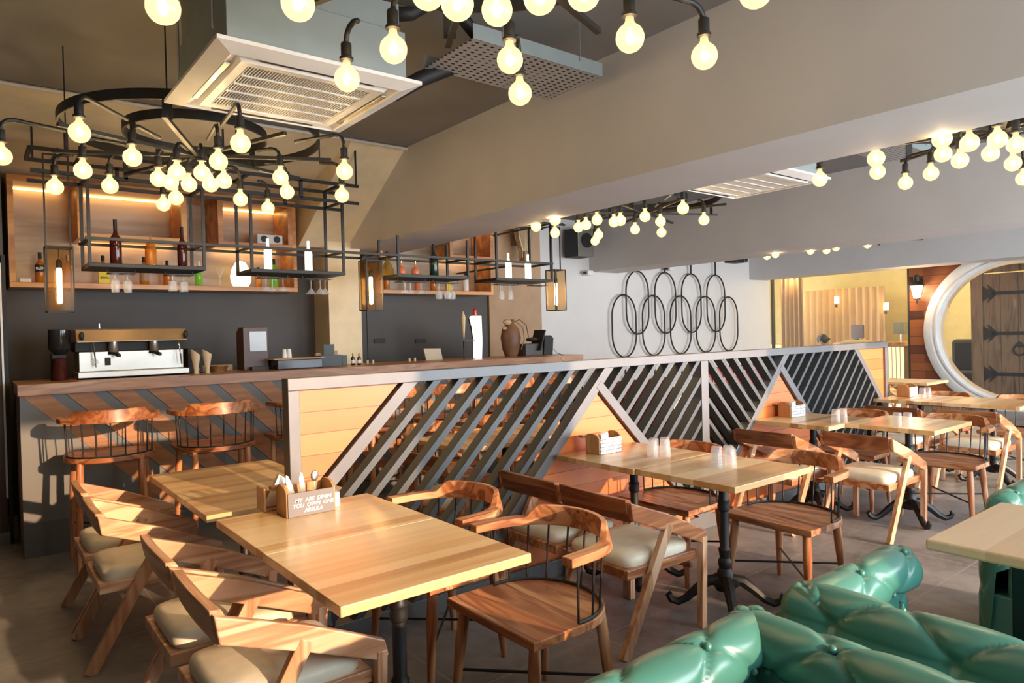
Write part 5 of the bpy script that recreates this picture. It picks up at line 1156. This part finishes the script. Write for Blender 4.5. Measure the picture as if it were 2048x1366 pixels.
# ------------------------------------------------------------------ chandeliers
def bulb_mesh():
    m = MB(); m.mi = 0
    prof = [(.0135, .072), (.0145, .055), (.020, .046)]+[(.0475*math.cos(t), .0475*math.sin(t)) for t in [rad(q) for q in (62, 50, 38, 26, 14, 2, -10, -22, -34, -46, -58, -70, -82)]]+[(.001, -.0475)]
    m.lathe(prof, (0, 0, 0), 20); m.mi = 1; m.sphere((0, 0, .004), .013, 8, 6, (1, 1, 1.4)); return m
proto = bulb_mesh().build('bulb', [BULB, CORE], smooth='all'); BMESH = proto.data; bpy.data.objects.remove(proto)
proto = MB().lathe([(.018, .135), (.020, .13), (.020, .085), (.026, .080), (.026, .070), (.016, .068)], (0, 0, 0), 16).build('lamp_socket', BLACK, smooth=True); SMESH = proto.data; bpy.data.objects.remove(proto)
def chandelier(lab, cx, cy, zr, R1, R2, pix, zb=2.47, strap=True, extra=()):
    t = thing('ring_chandelier', lab, 'chandelier', (cx, cy, zr)); t['group'] = 'black ring chandeliers with globe bulbs'
    for R_ in (R1, R2):
        K_ = 72; vs = []; fs = []
        for i in range(K_):
            a = 2*PI*i/K_
            for r_, z in ((R_-.006, -.028), (R_+.006, -.028), (R_+.006, .028), (R_-.006, .028)): vs.append((r_*math.cos(a), r_*math.sin(a), z))
        for i in range(K_):
            for j in range(4): fs.append((i*4+j, i*4+(j+1) % 4, ((i+1) % K_)*4+(j+1) % 4, ((i+1) % K_)*4+j))
        MB().add(vs, fs).build('ring', BLACK, t, smooth=True)
    LB = -.135                                   # arms and cross bars hang a little below the rings
    for k in range(4):
        a = rad(20)+k*PI/4; MB().bar((-R1*1.1*math.cos(a), -R1*1.1*math.sin(a), LB), (R1*1.1*math.cos(a), R1*1.1*math.sin(a), LB), .024, .02).build('cross_bar', BLACK, t)
    for k in range(8):
        a = rad(20)+k*PI/4; R_ = R1 if k % 2 else R2
        MB().bar((R_*math.cos(a), R_*math.sin(a), LB), (R_*math.cos(a), R_*math.sin(a), 0), .05, .008, (math.cos(a), math.sin(a), 0)).build('strap', BLACK, t)
    for k in range(4):
        a = rad(65)+k*PI/2; MB().tube([(R1*math.cos(a), R1*math.sin(a), 0), (R1*math.cos(a), R1*math.sin(a), CZ-zr)], .004, 6).build('hanging_rod', BLACK, t)
    pts = [at(px, py, Z=zb+(.02*math.sin(px))) for px, py in pix]+[Vector((cx+a, cy+b, zb)) for a, b in extra]
    for p in pts:
        dx_, dy_ = p.x-cx, p.y-cy; d = math.hypot(dx_, dy_) or .01; ux, uy = dx_/d, dy_/d; zs = p.z-zr+.13
        s0 = R1 if d > R1 else (R2 if d > R2 else max(0, d-.16)); r0 = min(s0, d-.07) if d > .1 else 0
        q = [(ux*r0, uy*r0, LB), (ux*(d-.06), uy*(d-.06), LB+.006), (ux*(d-.03), uy*(d-.03), LB-.002), (ux*(d-.01), uy*(d-.01), LB-.02), (ux*d, uy*d, LB-.045), (ux*d, uy*d, zs)]
        am = MB().tube(q, .0105, 8).build('arm', BLACK, t, smooth='all')
        so_ = bpy.data.objects.new('lamp_socket', SMESH); C.objects.link(so_); so_.parent = am; so_.location = (dx_, dy_, p.z-zr)
        bo = bpy.data.objects.new('bulb', BMESH); C.objects.link(bo); bo.parent = am; bo.location = (dx_, dy_, p.z-zr)
    return t
chandelier('ring chandelier at left with many globe bulbs in front of the bar', 1.17, 4.64, 2.80, .74, .41,
           [(159, 265), (110, 374), (166, 341), (220, 372), (3, 312), (265, 315), (317, 358), (341, 365), (354, 345), (378, 369), (404, 346), (421, 369), (437, 323), (448, 362), (481, 287), (481, 399), (536, 416), (561, 355), (574, 384), (689, 343), (684, 391), (352, 396), (327, 409)])
chandelier('ring chandelier cut by the top edge, nearest the camera', 1.22, 1.63, 2.80, .72, .40,
           [(326, 15), (596, 8), (694, 158), (787, 99), (915, 8), (994, 20), (1080, -5), (1020, 120), (1040, 187), (1260, 76), (1409, 112), (855, -14)], extra=((-.5, -.5), (.1, -.75), (.6, -.5), (-.7, .1), (.2, -.2)))
chandelier('ring chandelier behind the first beam above the middle tables', 5.4, 4.62, 2.80, .72, .40,
           [(1172, 450), (1157, 455), (1194, 440), (1197, 470), (1228, 444), (1241, 441), (1290, 433), (1270, 459), (1321, 443), (1323, 465), (1366, 417), (1408, 440), (1110, 440), (1110, 466), (1072, 453), (1190, 482)])
chandelier('ring chandelier behind the first beam at the right edge', 4.98, 1.45, 2.80, .72, .40,
           [(1752, 317), (1755, 344), (1811, 366), (1862, 347), (1884, 278), (1886, 308), (1920, 321), (1939, 286), (1981, 307), (1995, 279), (2032, 290), (2026, 327), (1640, 359)], extra=((.4, -.6), (.75, .1)))
chandelier('ring chandelier barely showing under the second beam', 9.9, 4.4, 2.80, .72, .40,
           [(1534, 513), (1551, 509), (1621, 502), (1653, 501), (1672, 495), (1735, 489)])
